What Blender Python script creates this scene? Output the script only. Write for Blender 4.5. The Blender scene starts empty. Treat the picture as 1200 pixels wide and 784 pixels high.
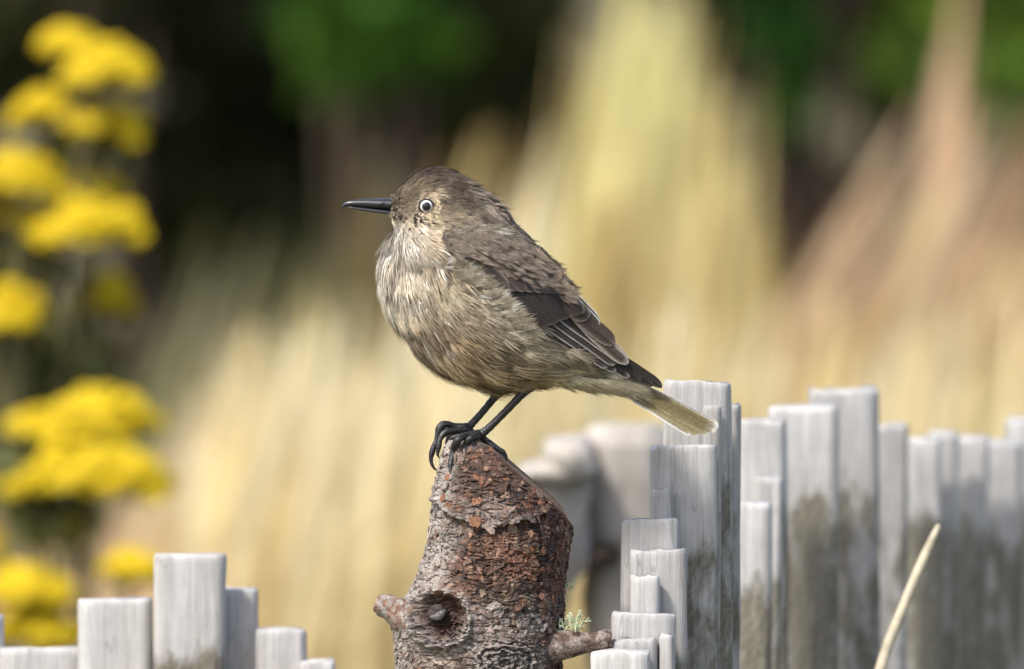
import bpy, bmesh, math, random
import numpy as np
from mathutils import Vector

# ------------------------------------------------------------------ camera, world, sun
sc = bpy.context.scene
COL = sc.collection
PHI = math.radians(4.0)            # camera looks slightly down
DIST = 6.0                         # metres to the bird
KPX = 0.43 / 1200                  # metres per photo pixel at the bird
ZB = 1.20                          # height of the picture centre at the bird
CAM = Vector((0, -DIST * math.cos(PHI), ZB + DIST * math.sin(PHI)))
cd = bpy.data.cameras.new('camera')
cam = bpy.data.objects.new('camera', cd); COL.objects.link(cam)
cam.location = CAM
cam.rotation_euler = (math.radians(90) - PHI, 0, 0)
cd.sensor_width = 36
cd.lens = 36 * DIST / 0.43
cd.clip_start = 0.1; cd.clip_end = 500
cd.dof.use_dof = True
cd.dof.focus_distance = DIST - 0.012
cd.dof.aperture_fstop = 11.5
sc.camera = cam

SUN = Vector((-0.50, -0.52, 0.92)).normalized()
w = bpy.data.worlds.new('World'); sc.world = w; w.use_nodes = True
nt = w.node_tree
sky = nt.nodes.new('ShaderNodeTexSky'); sky.sky_type = 'NISHITA'; sky.sun_disc = False
sky.sun_elevation = math.asin(SUN.z); sky.sun_rotation = math.atan2(SUN.x, SUN.y)
sky.air_density = 1.0; sky.dust_density = 3.0; sky.ozone_density = 1.0
bg = nt.nodes['Background']; bg.inputs['Strength'].default_value = 0.15
nt.links.new(sky.outputs[0], bg.inputs[0])
sd = bpy.data.lights.new('sun', 'SUN'); sd.energy = 2.5; sd.angle = math.radians(7.0)
sd.color = (1.0, 0.955, 0.88)
sun = bpy.data.objects.new('sun', sd); COL.objects.link(sun)
sun.rotation_euler = (-SUN).to_track_quat('-Z', 'Y').to_euler()
sun.location = (0, 0, 20)
vs = sc.view_settings
vs.view_transform = 'Standard'; vs.look = 'None'; vs.exposure = 0.75; vs.gamma = 1.0; vs.use_curve_mapping = False
sc.cycles.use_denoising = True
sc.cycles.max_bounces = 6

# ------------------------------------------------------------------ helpers
def P(px, py, y):
    """photo pixel -> world point on the vertical plane Y = y"""
    d = Vector(((px - 600) * KPX, DIST * math.cos(PHI) + (392 - py) * KPX * math.sin(PHI),
                -DIST * math.sin(PHI) + (392 - py) * KPX * math.cos(PHI)))
    return CAM + d * ((y - CAM.y) / d.y)

def B(u, v, wl):
    """bird-plane units (photo pixels, wl towards the camera) -> world, affine"""
    u = np.asarray(u, float); v = np.asarray(v, float); wl = np.asarray(wl, float)
    u, v, wl = np.broadcast_arrays(u, v, wl)
    return np.stack([(u - 600) * KPX, -wl * KPX, ZB + (392 - v) * KPX / math.cos(PHI)], -1)

def empty(name, loc, parent=None):
    o = bpy.data.objects.new(name, None); COL.objects.link(o); o.location = loc
    o.empty_display_size = 0.02
    if parent: o.parent = parent
    return o

def tag(o, label=None, cat=None, group=None, kind=None):
    if label: o['label'] = label
    if cat: o['category'] = cat
    if group: o['group'] = group
    if kind: o['kind'] = kind
    return o

def world_loc(o):
    l = Vector((0, 0, 0))
    while o: l += o.location; o = o.parent
    return l

def mesh_np(name, V, F, mat, parent=None, cols=None, smooth=True, origin=None):
    """F: list of arrays (n,3) or (n,4), or list of tuples"""
    V = np.asarray(V, float).reshape(-1, 3)
    if isinstance(F, np.ndarray): F = [F]
    if len(F) and not isinstance(F[0], np.ndarray):
        loops = np.array([i for f in F for i in f], np.int32)
        tot = np.array([len(f) for f in F], np.int32)
    else:
        loops = np.concatenate([f.reshape(-1) for f in F]).astype(np.int32)
        tot = np.concatenate([np.full(len(f), f.shape[1], np.int32) for f in F])
    off = np.zeros(3)
    if parent is not None: off = np.array(world_loc(parent))
    loc = np.zeros(3)
    if origin is not None: loc = np.array(origin) - off
    me = bpy.data.meshes.new(name)
    me.vertices.add(len(V)); me.vertices.foreach_set('co', (V - off - loc).astype(np.float32).ravel())
    me.loops.add(len(loops)); me.loops.foreach_set('vertex_index', loops)
    me.polygons.add(len(tot))
    st = np.concatenate([[0], np.cumsum(tot)[:-1]]).astype(np.int32)
    me.polygons.foreach_set('loop_start', st)
    me.polygons.foreach_set('loop_total', tot)
    me.update(calc_edges=True); me.validate()
    if smooth: me.polygons.foreach_set('use_smooth', np.ones(len(me.polygons), bool))
    if cols is not None:
        a = me.color_attributes.new('Col', 'FLOAT_COLOR', 'POINT')
        c = np.ones((len(V), 4), np.float32); c[:, :3] = np.clip(cols, 0, 1)
        a.data.foreach_set('color', c.ravel())
    me.materials.append(mat)
    o = bpy.data.objects.new(name, me); COL.objects.link(o)
    if parent is not None: o.parent = parent
    o.location = loc
    return o

def hash3(i, j, k, seed):
    h = (i * 374761393 + j * 668265263 + k * 2147483647 + seed * 1274126177) & 0xffffffff
    h = ((h ^ (h >> 13)) * 1274126177) & 0xffffffff
    return ((h ^ (h >> 16)) & 0xffff) / 65535.0

def vnoise(p, seed=0):
    p = np.asarray(p, float); i = np.floor(p).astype(np.int64); f = p - i; f = f * f * (3 - 2 * f)
    r = 0
    for a in (0, 1):
        for b in (0, 1):
            for c in (0, 1):
                wgt = (f[..., 0] if a else 1 - f[..., 0]) * (f[..., 1] if b else 1 - f[..., 1]) * (f[..., 2] if c else 1 - f[..., 2])
                r = r + wgt * hash3(i[..., 0] + a, i[..., 1] + b, i[..., 2] + c, seed)
    return r

def fbm(p, seed=0, oct=4):
    p = np.asarray(p, float); r = 0; a = 0.5; t = 0
    for o in range(oct):
        r = r + a * vnoise(p * 2 ** o, seed + o * 17); t += a; a *= 0.5
    return r / t

def sstep(a, b, x):
    t = np.clip((x - a) / (b - a), 0, 1); return t * t * (3 - 2 * t)

def catmull(pts, n):
    pts = np.asarray(pts, float)
    q = np.vstack([2 * pts[0] - pts[1], pts, 2 * pts[-1] - pts[-2]])
    out = []
    m = len(pts) - 1
    for t in np.linspace(0, m, n):
        i = min(int(t), m - 1); f = t - i
        a, b, c, d = q[i], q[i + 1], q[i + 2], q[i + 3]
        out.append(0.5 * (2 * b + (c - a) * f + (2 * a - 5 * b + 4 * c - d) * f * f + (3 * b - a - 3 * c + d) * f ** 3))
    return np.array(out)

def tube_geo(pts, rad, n=10):
    """pts world (m,3), rad (m,) -> V, F (quads + caps)"""
    pts = np.asarray(pts, float); m = len(pts)
    T = np.gradient(pts, axis=0); T /= np.linalg.norm(T, axis=1)[:, None] + 1e-12
    ref = np.array([0, 1.0, 0.02])
    V = []
    for i in range(m):
        a = np.cross(T[i], ref)
        if np.linalg.norm(a) < 0.1: a = np.cross(T[i], [1.0, 0, 0])
        a /= np.linalg.norm(a); b = np.cross(T[i], a)
        th = np.linspace(0, 2 * math.pi, n, endpoint=False)
        V.append(pts[i] + rad[i] * (np.cos(th)[:, None] * a + np.sin(th)[:, None] * b))
    V = np.concatenate(V)
    F = []
    for i in range(m - 1):
        for j in range(n):
            F.append((i * n + j, i * n + (j + 1) % n, (i + 1) * n + (j + 1) % n, (i + 1) * n + j))
    F.append(tuple(range(n))[::-1]); F.append(tuple(range((m - 1) * n, m * n)))
    return V, F

def tube(name, pts, rad, mat, parent=None, n=10, sub=None, cols=None):
    pts = np.asarray(pts, float); rad = np.asarray(rad, float)
    if sub:
        r = np.concatenate([pts, rad[:, None]], 1); r = catmull(r, sub); pts = r[:, :3]; rad = np.maximum(r[:, 3], 1e-5)
    V, F = tube_geo(pts, rad, n)
    return mesh_np(name, V, F, mat, parent, cols if cols is None else np.tile(cols, (len(V), 1)))

# ------------------------------------------------------------------ materials
def material(name, build):
    m = bpy.data.materials.new(name); m.use_nodes = True
    t = m.node_tree; b = t.nodes['Principled BSDF']
    build(t, b); return m

def N(t, kind, **kw):
    n = t.nodes.new(kind)
    for k, v in kw.items():
        if k in n.inputs: n.inputs[k].default_value = v
        else: setattr(n, k, v)
    return n

def vcol_mat(name, rough=0.8, spec=0.3, bump=0.0, bscale=900, transl=0.0, vary=0.25, vscale=400, coat=0.0, squash=(1, 1, 1)):
    def build(t, b):
        a = N(t, 'ShaderNodeVertexColor', layer_name='Col')
        tc = N(t, 'ShaderNodeTexCoord')
        mp = N(t, 'ShaderNodeMapping'); mp.inputs['Scale'].default_value = squash
        t.links.new(tc.outputs['Object'], mp.inputs[0])
        nz = N(t, 'ShaderNodeTexNoise', Scale=vscale, Detail=4.0)
        t.links.new(mp.outputs[0], nz.inputs['Vector'])
        mr = N(t, 'ShaderNodeMapRange'); mr.inputs[1].default_value = 0.3; mr.inputs[2].default_value = 0.7
        mr.inputs[3].default_value = 1 - vary; mr.inputs[4].default_value = 1 + vary
        t.links.new(nz.outputs['Fac'], mr.inputs[0])
        mx = N(t, 'ShaderNodeVectorMath', operation='SCALE')
        t.links.new(a.outputs['Color'], mx.inputs[0]); t.links.new(mr.outputs[0], mx.inputs['Scale'])
        t.links.new(mx.outputs[0], b.inputs['Base Color'])
        b.inputs['Roughness'].default_value = rough
        b.inputs['Specular IOR Level'].default_value = spec
        b.inputs['Coat Weight'].default_value = coat
        if bump:
            n2 = N(t, 'ShaderNodeTexNoise', Scale=bscale, Detail=5.0)
            t.links.new(mp.outputs[0], n2.inputs['Vector'])
            bp = N(t, 'ShaderNodeBump', Strength=bump, Distance=0.001)
            t.links.new(n2.outputs['Fac'], bp.inputs['Height']); t.links.new(bp.outputs[0], b.inputs['Normal'])
        if transl:
            tr = N(t, 'ShaderNodeBsdfTranslucent'); t.links.new(mx.outputs[0], tr.inputs[0])
            ms = N(t, 'ShaderNodeMixShader'); ms.inputs[0].default_value = transl
            t.links.new(b.outputs[0], ms.inputs[1]); t.links.new(tr.outputs[0], ms.inputs[2])
            t.links.new(ms.outputs[0], t.nodes['Material Output'].inputs[0])
    return material(name, build)

def plain_mat(name, col, rough=0.5, spec=0.5, coat=0.0, vary=0.15, scale=300, bump=0.0):
    def build(t, b):
        tc = N(t, 'ShaderNodeTexCoord')
        nz = N(t, 'ShaderNodeTexNoise', Scale=scale, Detail=4.0); t.links.new(tc.outputs['Object'], nz.inputs['Vector'])
        cr = N(t, 'ShaderNodeValToRGB')
        cr.color_ramp.elements[0].position = 0.3; cr.color_ramp.elements[1].position = 0.7
        cr.color_ramp.elements[0].color = (*[c * (1 - vary) for c in col], 1)
        cr.color_ramp.elements[1].color = (*[min(1, c * (1 + vary)) for c in col], 1)
        t.links.new(nz.outputs['Fac'], cr.inputs[0]); t.links.new(cr.outputs[0], b.inputs['Base Color'])
        b.inputs['Roughness'].default_value = rough; b.inputs['Specular IOR Level'].default_value = spec
        b.inputs['Coat Weight'].default_value = coat
        if bump:
            bp = N(t, 'ShaderNodeBump', Strength=bump, Distance=0.0006)
            t.links.new(nz.outputs['Fac'], bp.inputs['Height']); t.links.new(bp.outputs[0], b.inputs['Normal'])
    return material(name, build)

def wood_mat(name, light, dark, lower_tint):
    """weathered sawn wood: grain along local Z, paler near the sawn top, darker and blotchy below"""
    def build(t, b):
        tc = N(t, 'ShaderNodeTexCoord'); oi = N(t, 'ShaderNodeObjectInfo')
        ad = N(t, 'ShaderNodeVectorMath', operation='ADD')
        sc_ = N(t, 'ShaderNodeVectorMath', operation='SCALE'); sc_.inputs['Scale'].default_value = 7.3
        t.links.new(oi.outputs['Location'], sc_.inputs[0])
        t.links.new(tc.outputs['Object'], ad.inputs[0]); t.links.new(sc_.outputs[0], ad.inputs[1])
        mp = N(t, 'ShaderNodeMapping'); mp.inputs['Scale'].default_value = (1, 1, 0.045)
        mp.inputs['Rotation'].default_value = (0, 0.04, 0)
        t.links.new(ad.outputs[0], mp.inputs[0])
        g = N(t, 'ShaderNodeTexNoise', Scale=900.0, Detail=5.0, Roughness=0.6); t.links.new(mp.outputs[0], g.inputs['Vector'])
        g2 = N(t, 'ShaderNodeTexNoise', Scale=190.0, Detail=3.0, Distortion=0.6); t.links.new(mp.outputs[0], g2.inputs['Vector'])
        mixg = N(t, 'ShaderNodeMath', operation='ADD'); t.links.new(g.outputs['Fac'], mixg.inputs[0]); t.links.new(g2.outputs['Fac'], mixg.inputs[1])
        cr = N(t, 'ShaderNodeValToRGB')
        e = cr.color_ramp.elements; e[0].position = 0.36; e[1].position = 0.62
        e[0].color = (*dark, 1); e[1].color = (*light, 1)
        hf = N(t, 'ShaderNodeMath', operation='MULTIPLY'); hf.inputs[1].default_value = 0.5
        t.links.new(mixg.outputs[0], hf.inputs[0]); t.links.new(hf.outputs[0], cr.inputs[0])
        # per-piece tone
        tone = N(t, 'ShaderNodeMapRange'); tone.inputs[3].default_value = 0.84; tone.inputs[4].default_value = 1.12
        t.links.new(oi.outputs['Random'], tone.inputs[0])
        m1 = N(t, 'ShaderNodeVectorMath', operation='SCALE'); t.links.new(cr.outputs[0], m1.inputs[0]); t.links.new(tone.outputs[0], m1.inputs['Scale'])
        # darker tone with a noisy edge, starting below the top
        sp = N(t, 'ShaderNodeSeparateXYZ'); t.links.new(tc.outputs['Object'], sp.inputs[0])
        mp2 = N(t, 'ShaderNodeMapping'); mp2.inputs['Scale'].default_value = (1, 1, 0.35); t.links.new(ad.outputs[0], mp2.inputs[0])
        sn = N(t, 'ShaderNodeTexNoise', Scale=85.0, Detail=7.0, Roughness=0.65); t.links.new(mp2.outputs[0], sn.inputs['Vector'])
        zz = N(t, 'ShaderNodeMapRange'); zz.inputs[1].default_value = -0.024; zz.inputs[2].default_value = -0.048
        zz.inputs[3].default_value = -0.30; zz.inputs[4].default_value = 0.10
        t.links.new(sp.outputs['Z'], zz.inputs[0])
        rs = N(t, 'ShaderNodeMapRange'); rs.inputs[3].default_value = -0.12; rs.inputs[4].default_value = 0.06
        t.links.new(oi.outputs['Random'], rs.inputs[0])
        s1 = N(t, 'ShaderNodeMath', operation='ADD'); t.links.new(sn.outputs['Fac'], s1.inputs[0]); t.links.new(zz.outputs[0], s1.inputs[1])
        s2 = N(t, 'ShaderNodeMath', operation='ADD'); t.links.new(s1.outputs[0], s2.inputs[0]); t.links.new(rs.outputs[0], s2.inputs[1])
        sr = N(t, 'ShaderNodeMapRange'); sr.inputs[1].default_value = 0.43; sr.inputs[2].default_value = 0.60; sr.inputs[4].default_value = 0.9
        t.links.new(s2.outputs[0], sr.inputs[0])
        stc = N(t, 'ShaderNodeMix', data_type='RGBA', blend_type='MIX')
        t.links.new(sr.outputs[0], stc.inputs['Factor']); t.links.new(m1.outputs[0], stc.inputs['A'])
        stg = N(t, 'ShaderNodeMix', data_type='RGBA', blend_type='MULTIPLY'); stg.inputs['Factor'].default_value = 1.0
        t.links.new(m1.outputs[0], stg.inputs['A']); stg.inputs['B'].default_value = (*lower_tint, 1)
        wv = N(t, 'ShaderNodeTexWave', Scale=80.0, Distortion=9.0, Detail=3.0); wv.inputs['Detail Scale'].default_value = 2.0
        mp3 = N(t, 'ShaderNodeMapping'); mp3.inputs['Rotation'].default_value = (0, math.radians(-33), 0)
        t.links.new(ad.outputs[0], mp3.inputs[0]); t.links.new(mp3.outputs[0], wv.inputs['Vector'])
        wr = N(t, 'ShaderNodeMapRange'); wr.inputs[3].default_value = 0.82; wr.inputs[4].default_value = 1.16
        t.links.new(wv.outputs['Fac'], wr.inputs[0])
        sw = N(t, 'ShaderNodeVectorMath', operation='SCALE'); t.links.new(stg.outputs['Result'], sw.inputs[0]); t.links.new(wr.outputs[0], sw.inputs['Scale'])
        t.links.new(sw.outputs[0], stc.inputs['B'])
        # drying cracks along the grain and faint blotches
        mp4 = N(t, 'ShaderNodeMapping'); mp4.inputs['Scale'].default_value = (1, 1, 0.1); t.links.new(ad.outputs[0], mp4.inputs[0])
        ck = N(t, 'ShaderNodeTexNoise', Scale=110.0, Detail=2.0); t.links.new(mp4.outputs[0], ck.inputs['Vector'])
        c1 = N(t, 'ShaderNodeMath', operation='SUBTRACT'); c1.inputs[1].default_value = 0.57; t.links.new(ck.outputs['Fac'], c1.inputs[0])
        c2 = N(t, 'ShaderNodeMath', operation='ABSOLUTE'); t.links.new(c1.outputs[0], c2.inputs[0])
        c3 = N(t, 'ShaderNodeMapRange'); c3.inputs[1].default_value = 0.0; c3.inputs[2].default_value = 0.010; c3.inputs[3].default_value = 0.72; c3.inputs[4].default_value = 1.0
        t.links.new(c2.outputs[0], c3.inputs[0])
        bl = N(t, 'ShaderNodeTexNoise', Scale=70.0, Detail=9.0, Roughness=0.8); t.links.new(ad.outputs[0], bl.inputs['Vector'])
        b3 = N(t, 'ShaderNodeMapRange'); b3.inputs[1].default_value = 0.3; b3.inputs[2].default_value = 0.7; b3.inputs[3].default_value = 0.84; b3.inputs[4].default_value = 1.1
        t.links.new(bl.outputs['Fac'], b3.inputs[0])
        cm = N(t, 'ShaderNodeMath', operation='MULTIPLY'); t.links.new(c3.outputs[0], cm.inputs[0]); t.links.new(b3.outputs[0], cm.inputs[1])
        fin = N(t, 'ShaderNodeVectorMath', operation='SCALE'); t.links.new(stc.outputs['Result'], fin.inputs[0]); t.links.new(cm.outputs[0], fin.inputs['Scale'])
        t.links.new(fin.outputs[0], b.inputs['Base Color'])
        b.inputs['Roughness'].default_value = 0.85; b.inputs['Specular IOR Level'].default_value = 0.25
        bp = N(t, 'ShaderNodeBump', Strength=0.22, Distance=0.0005)
        t.links.new(mixg.outputs[0], bp.inputs['Height']); t.links.new(bp.outputs[0], b.inputs['Normal'])
    return material(name, build)

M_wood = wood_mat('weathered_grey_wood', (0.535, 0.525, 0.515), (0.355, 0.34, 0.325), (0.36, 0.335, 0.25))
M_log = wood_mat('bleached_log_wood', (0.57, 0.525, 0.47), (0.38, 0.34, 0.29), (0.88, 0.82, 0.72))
M_hole = plain_mat('dark_hole_fill', (0.03, 0.022, 0.018), 0.95, 0.1)
M_bark = vcol_mat('pine_bark', 0.6, 0.45, 0.9, 1100, 0, 0.45, 700)
M_cut = plain_mat('sawn_stump_wood', (0.16, 0.11, 0.075), 0.85, 0.2, vary=0.5, scale=500, bump=0.6)
M_lichen = plain_mat('pale_lichen', (0.45, 0.5, 0.33), 0.9, 0.1)
M_plume = vcol_mat('plumage', 0.75, 0.2, 0, 900, 0.15, 0.22, 500)
M_skin = vcol_mat('bird_skin_down', 0.9, 0.1, 0.4, 1500, 0, 0.2, 800)
M_flight = vcol_mat('flight_feather', 0.6, 0.3, 0.25, 1800, 0.12, 0.2, 900)
M_beak = plain_mat('dark_horn_beak', (0.022, 0.024, 0.03), 0.33, 0.5, 0.15, vary=0.35, scale=250)
M_leg = plain_mat('black_leg_scales', (0.02, 0.018, 0.018), 0.38, 0.5, 0.0, vary=0.4, scale=900, bump=0.7)
M_iris = plain_mat('pale_iris', (0.60, 0.59, 0.56), 0.25, 0.5, 0.3, vary=0.05)
M_pupil = plain_mat('black_pupil', (0.006, 0.006, 0.007), 0.08, 0.5, 0.6, vary=0.1)
M_rim = plain_mat('dark_eye_rim', (0.02, 0.017, 0.015), 0.5, 0.4)
M_grass = vcol_mat('dry_grass_blades', 0.75, 0.2, 0, 900, 0.35, 0.15, 40)
M_leaf = vcol_mat('shrub_leaves', 0.75, 0.12, 0, 900, 0.25, 0.2, 60)
M_stem = plain_mat('woody_stem', (0.09, 0.065, 0.045), 0.85, 0.2, vary=0.3, scale=120)
M_straw = plain_mat('straw_stem', (0.46, 0.40, 0.29), 0.7, 0.3, vary=0.22, scale=160)
M_yellow = vcol_mat('yellow_flower', 0.6, 0.2, 0, 900, 0.2, 0.12, 200)
def _ground(t, b):
    tc = N(t, 'ShaderNodeTexCoord')
    nz = N(t, 'ShaderNodeTexNoise', Scale=6.0, Detail=8.0); t.links.new(tc.outputs['Object'], nz.inputs['Vector'])
    cr = N(t, 'ShaderNodeValToRGB'); cr.color_ramp.elements[0].color = (0.05, 0.06, 0.02, 1); cr.color_ramp.elements[1].color = (0.22, 0.17, 0.08, 1)
    t.links.new(nz.outputs['Fac'], cr.inputs[0]); t.links.new(cr.outputs[0], b.inputs['Base Color']); b.inputs['Roughness'].default_value = 0.95
M_ground = material('dry_turf', _ground)

# ------------------------------------------------------------------ ground
rng = np.random.default_rng(7)
g = np.concatenate([[-250, -80, -30], np.linspace(-12, 24, 49), [40, 80, 250]])
gx, gy = np.meshgrid(g - 6, g)
gz = -0.03 * vnoise(np.stack([gx * .7, gy * .7, gx * 0], -1), 3)
n = len(g)
idx = np.arange(n * n).reshape(n, n)
F = np.stack([idx[:-1, :-1], idx[:-1, 1:], idx[1:, 1:], idx[1:, :-1]], -1).reshape(-1, 4)
tag(mesh_np('ground', np.stack([gx, gy, gz], -1), F, M_ground), kind='structure')

# ------------------------------------------------------------------ shrubs far behind
def leaf_cloud(centres, radii, n, size, col, rng, elong=2.2):
    """leaf-sized diamond faces spread through ellipsoid lobes"""
    centres = np.asarray(centres, float); radii = np.asarray(radii, float)
    wgt = np.prod(radii, 1) ** (2 / 3); wgt /= wgt.sum()
    k = rng.choice(len(centres), n, p=wgt)
    d = rng.normal(size=(n, 3)); d /= np.linalg.norm(d, axis=1)[:, None]
    r = rng.random(n) ** 0.45
    c = centres[k] + d * radii[k] * r[:, None] * (0.8 + 0.35 * rng.random(n))[:, None]
    a = rng.normal(size=(n, 3)); a /= np.linalg.norm(a, axis=1)[:, None]
    b = np.cross(a, rng.normal(size=(n, 3))); b /= np.linalg.norm(b, axis=1)[:, None]
    nn = np.cross(a, b)
    L = size * (0.6 + 0.8 * rng.random(n))[:, None]; W = L / elong
    V = np.stack([c - a * L / 2, c + b * W / 2 + nn * L * .06, c + a * L / 2, c - b * W / 2 + nn * L * .06], 1).reshape(-1, 3)
    i = np.arange(n) * 4
    F = np.concatenate([np.stack([i, i + 1, i + 2], 1), np.stack([i, i + 2, i + 3], 1)])
    cl = np.asarray(col)[None] * (0.6 + 0.8 * rng.random((n, 1)))
    tint = np.asarray(col)[None] * np.array([1.5, 1.25, 0.7])
    mixv = (rng.random((n, 1)) < 0.2)
    cl = np.where(mixv, tint, cl)
    return V, F, np.repeat(cl, 4, 0)

def shrub(name, label, base, lobes, n, size, col, group=None, seed=0):
    r = np.random.default_rng(seed)
    root = empty(name, base); tag(root, label, 'shrub', group)
    lob = np.array([l[:3] for l in lobes]); rad = np.array([l[3:] for l in lobes])
    V, F, C = leaf_cloud(lob, rad, n, size, col, r)
    mesh_np('crown', V, F, M_leaf, root, C, smooth=False)
    Vs, Fs = [], []
    for k, l in enumerate(lob):
        b0 = np.array(base) + r.normal(size=3) * [0.03, 0.03, 0]
        pts = catmull([b0 - [0, 0, .03], b0 * .6 + l * .4 + r.normal(size=3) * .03, l], 8)
        v, f = tube_geo(pts, np.linspace(0.018, 0.004, 8), 7)
        o = len(np.concatenate(Vs)) if Vs else 0
        Vs.append(v); Fs += [tuple(i + o for i in q) for q in f]
    mesh_np('trunk', np.concatenate(Vs), Fs, M_stem, root)
    return root

def pl(px, py, y, rx, ry, rz=None):
    """a lobe centred on a pixel at depth y with radii in pixels at that depth"""
    s = KPX * (y + DIST) / DIST
    c = P(px, py, y)
    return (c.x, c.y, max(c.z, 0.05), rx * s, (rz or (rx + ry) / 2) * s, ry * s)

def ground_below(px, y): return (P(px, 392, y).x, y, 0)

def lobes_fill(r, x0, x1, y0, y1, yd, n, rad):
    return [pl(r.uniform(x0, x1), r.uniform(y0, y1), yd + r.uniform(-.35, .35), rad * r.uniform(.7, 1.3), rad * r.uniform(.7, 1.3)) for _ in range(n)]

R0 = random.Random(5)
YS = 9.0
DARK = (0.022, 0.026, 0.009)
shrub('dark_shrub', 'dark evergreen shrub behind the yellow flowers', ground_below(60, YS + .4), lobes_fill(R0, -260, 330, -260, 780, YS + .4, 26, 110), 16000, 0.05, DARK, None, 1)
shrub('dark_shrub', 'dark evergreen shrub beyond the grass behind the head of the bird', ground_below(480, YS + .8), lobes_fill(R0, 240, 720, -280, 700, YS + .8, 24, 110), 16000, 0.05, (0.020, 0.026, 0.008), None, 2)
shrub('dark_shrub', 'dark brown leaved shrub beyond the grass above the fence', ground_below(960, YS + .8), lobes_fill(R0, 700, 1160, -280, 700, YS + .8, 24, 110), 16000, 0.05, (0.022, 0.014, 0.010), None, 3)
shrub('dark_shrub', 'dark shrub beyond the pinkish grass at the end of the fence', ground_below(1330, YS + .8), lobes_fill(R0, 1140, 1560, -280, 700, YS + .8, 20, 110), 12000, 0.05, (0.022, 0.018, 0.010), None, 4)
GREEN = (0.05, 0.13, 0.018)
shrub('green_shrub', 'bright green leafy sapling among dark shrubs behind the bird', ground_below(430, YS - .6),
      [pl(420, 70, YS - .6, 75, 55), pl(490, 40, YS - .6, 60, 55), pl(380, 20, YS - .5, 60, 60), pl(470, -80, YS - .5, 90, 70)], 420, 0.05, (0.035, 0.085, 0.010), None, 5)
shrub('green_shrub', 'bright green leafy sapling rising behind the pinkish grass', ground_below(1120, YS - .6),
      [pl(1075, 60, YS - .6, 60, 70), pl(1170, 110, YS - .6, 60, 65), pl(1160, 20, YS - .5, 70, 60), pl(1100, -60, YS - .5, 90, 70), pl(1230, 60, YS - .5, 60, 70)], 800, 0.05, (0.075, 0.135, 0.018), None, 6)
shrub('green_shrub', 'small green sapling in the dark gap between grass clumps', ground_below(915, YS - .6),
      [pl(915, 120, YS - .6, 35, 70), pl(925, 40, YS - .6, 50, 50), pl(900, -60, YS - .6, 60, 60)], 420, 0.05, (0.03, 0.085, 0.014), None, 7)

# ------------------------------------------------------------------ tall dry grass
def blades(spec, rng):
    """spec: arrays tipx px, tipy px, depth, lean (px sideways per px height), width m, colour -> ribbons"""
    Vs, Fs, Cs = [], [], []
    base = 0
    m = len(spec['px']); seg = 6
    tip = np.array([P(a, b, c) for a, b, c in zip(spec['px'], spec['py'], spec['y'])])
    h = np.maximum(tip[:, 2], 0.12)
    tip[:, 2] = h
    root = tip.copy(); root[:, 2] = -0.02
    root[:, 0] -= spec['lean'] * h
    root[:, 1] += rng.normal(size=m) * 0.08
    t = np.linspace(0, 1, seg + 1)
    # most of the lean happens in the upper part
    cen = root[:, None] + (tip - root)[:, None] * t[None, :, None]
    cen[:, :, 0] = root[:, None, 0] + (tip - root)[:, None, 0] * (t ** 1.5)[None]
    ang = rng.random(m) * math.pi
    side = np.stack([np.cos(ang) * .9 + .2, np.sin(ang) * .6, np.zeros(m)], 1)
    side /= np.linalg.norm(side, axis=1)[:, None]
    wprof = np.where(spec['plume'][:, None], np.interp(t, [0, .5, .72, .85, 1], [.5, .6, 1.0, 2.6, .4])[None], np.interp(t, [0, .3, .8, 1], [1, 1, .7, .08])[None])
    hw = spec['w'][:, None] * wprof / 2
    L = cen - side[:, None] * hw[..., None]; Rr = cen + side[:, None] * hw[..., None]
    V = np.stack([L, Rr], 2).reshape(-1, 3)
    i = (np.arange(m) * (seg + 1) * 2)[:, None] + np.arange(seg)[None] * 2
    F = np.stack([i, i + 1, i + 3, i + 2], -1).reshape(-1, 4)
    C = np.repeat(spec['col'], (seg + 1) * 2, 0)
    return V, F, C

ENV_X = [-150, 0, 150, 205, 230, 262, 300, 345, 400, 460, 530, 600, 640, 690, 760, 850, 885, 930, 985, 1020, 1060, 1110, 1160, 1200, 1350]
ENV_Y = [610, 610, 600, 560, 470, 420, 385, 375, 390, 400, 330, 260, 200, 160, 120, 140, 270, 360, 370, 320, 240, 220, 320, 240, 230]
def grass_spec(n, rng, xr, yr, drop, pal, lean, wd, plume=0.25, env=True, rise=0.0, ytop=None):
    px = rng.uniform(*xr, n) if env else (xr[0] + xr[1]) / 2 + rng.normal(size=n) * (xr[1] - xr[0]) * .36; y = rng.uniform(*yr, n)
    top = np.interp(px, ENV_X, ENV_Y) if env else np.full(n, ytop, float)
    py = top + (0 if env else ((px - (xr[0] + xr[1]) / 2) / (xr[1] - xr[0])) ** 2 * drop * .7) + rng.random(n) ** 1.0 * drop - rise * rng.random(n) ** 3 + rng.normal(size=n) * 34
    pal = np.asarray(pal); k = rng.integers(0, len(pal), n)
    # neighbouring blades share tone: pick the palette by a smooth noise
    s = vnoise(np.stack([px / 38, y * 1.3, px * 0], -1), 11) * 0.75 + rng.random(n) * 0.25
    k = np.clip((s * len(pal)).astype(int), 0, len(pal) - 1)
    col = pal[k] * (0.75 + 0.5 * rng.random((n, 1)))
    return dict(px=px, py=py, y=y, lean=lean + rng.normal(size=n) * (0.10 if env else 0.05), w=wd * (0.6 + 0.8 * rng.random(n)), col=col, plume=rng.random(n) < plume)

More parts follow.
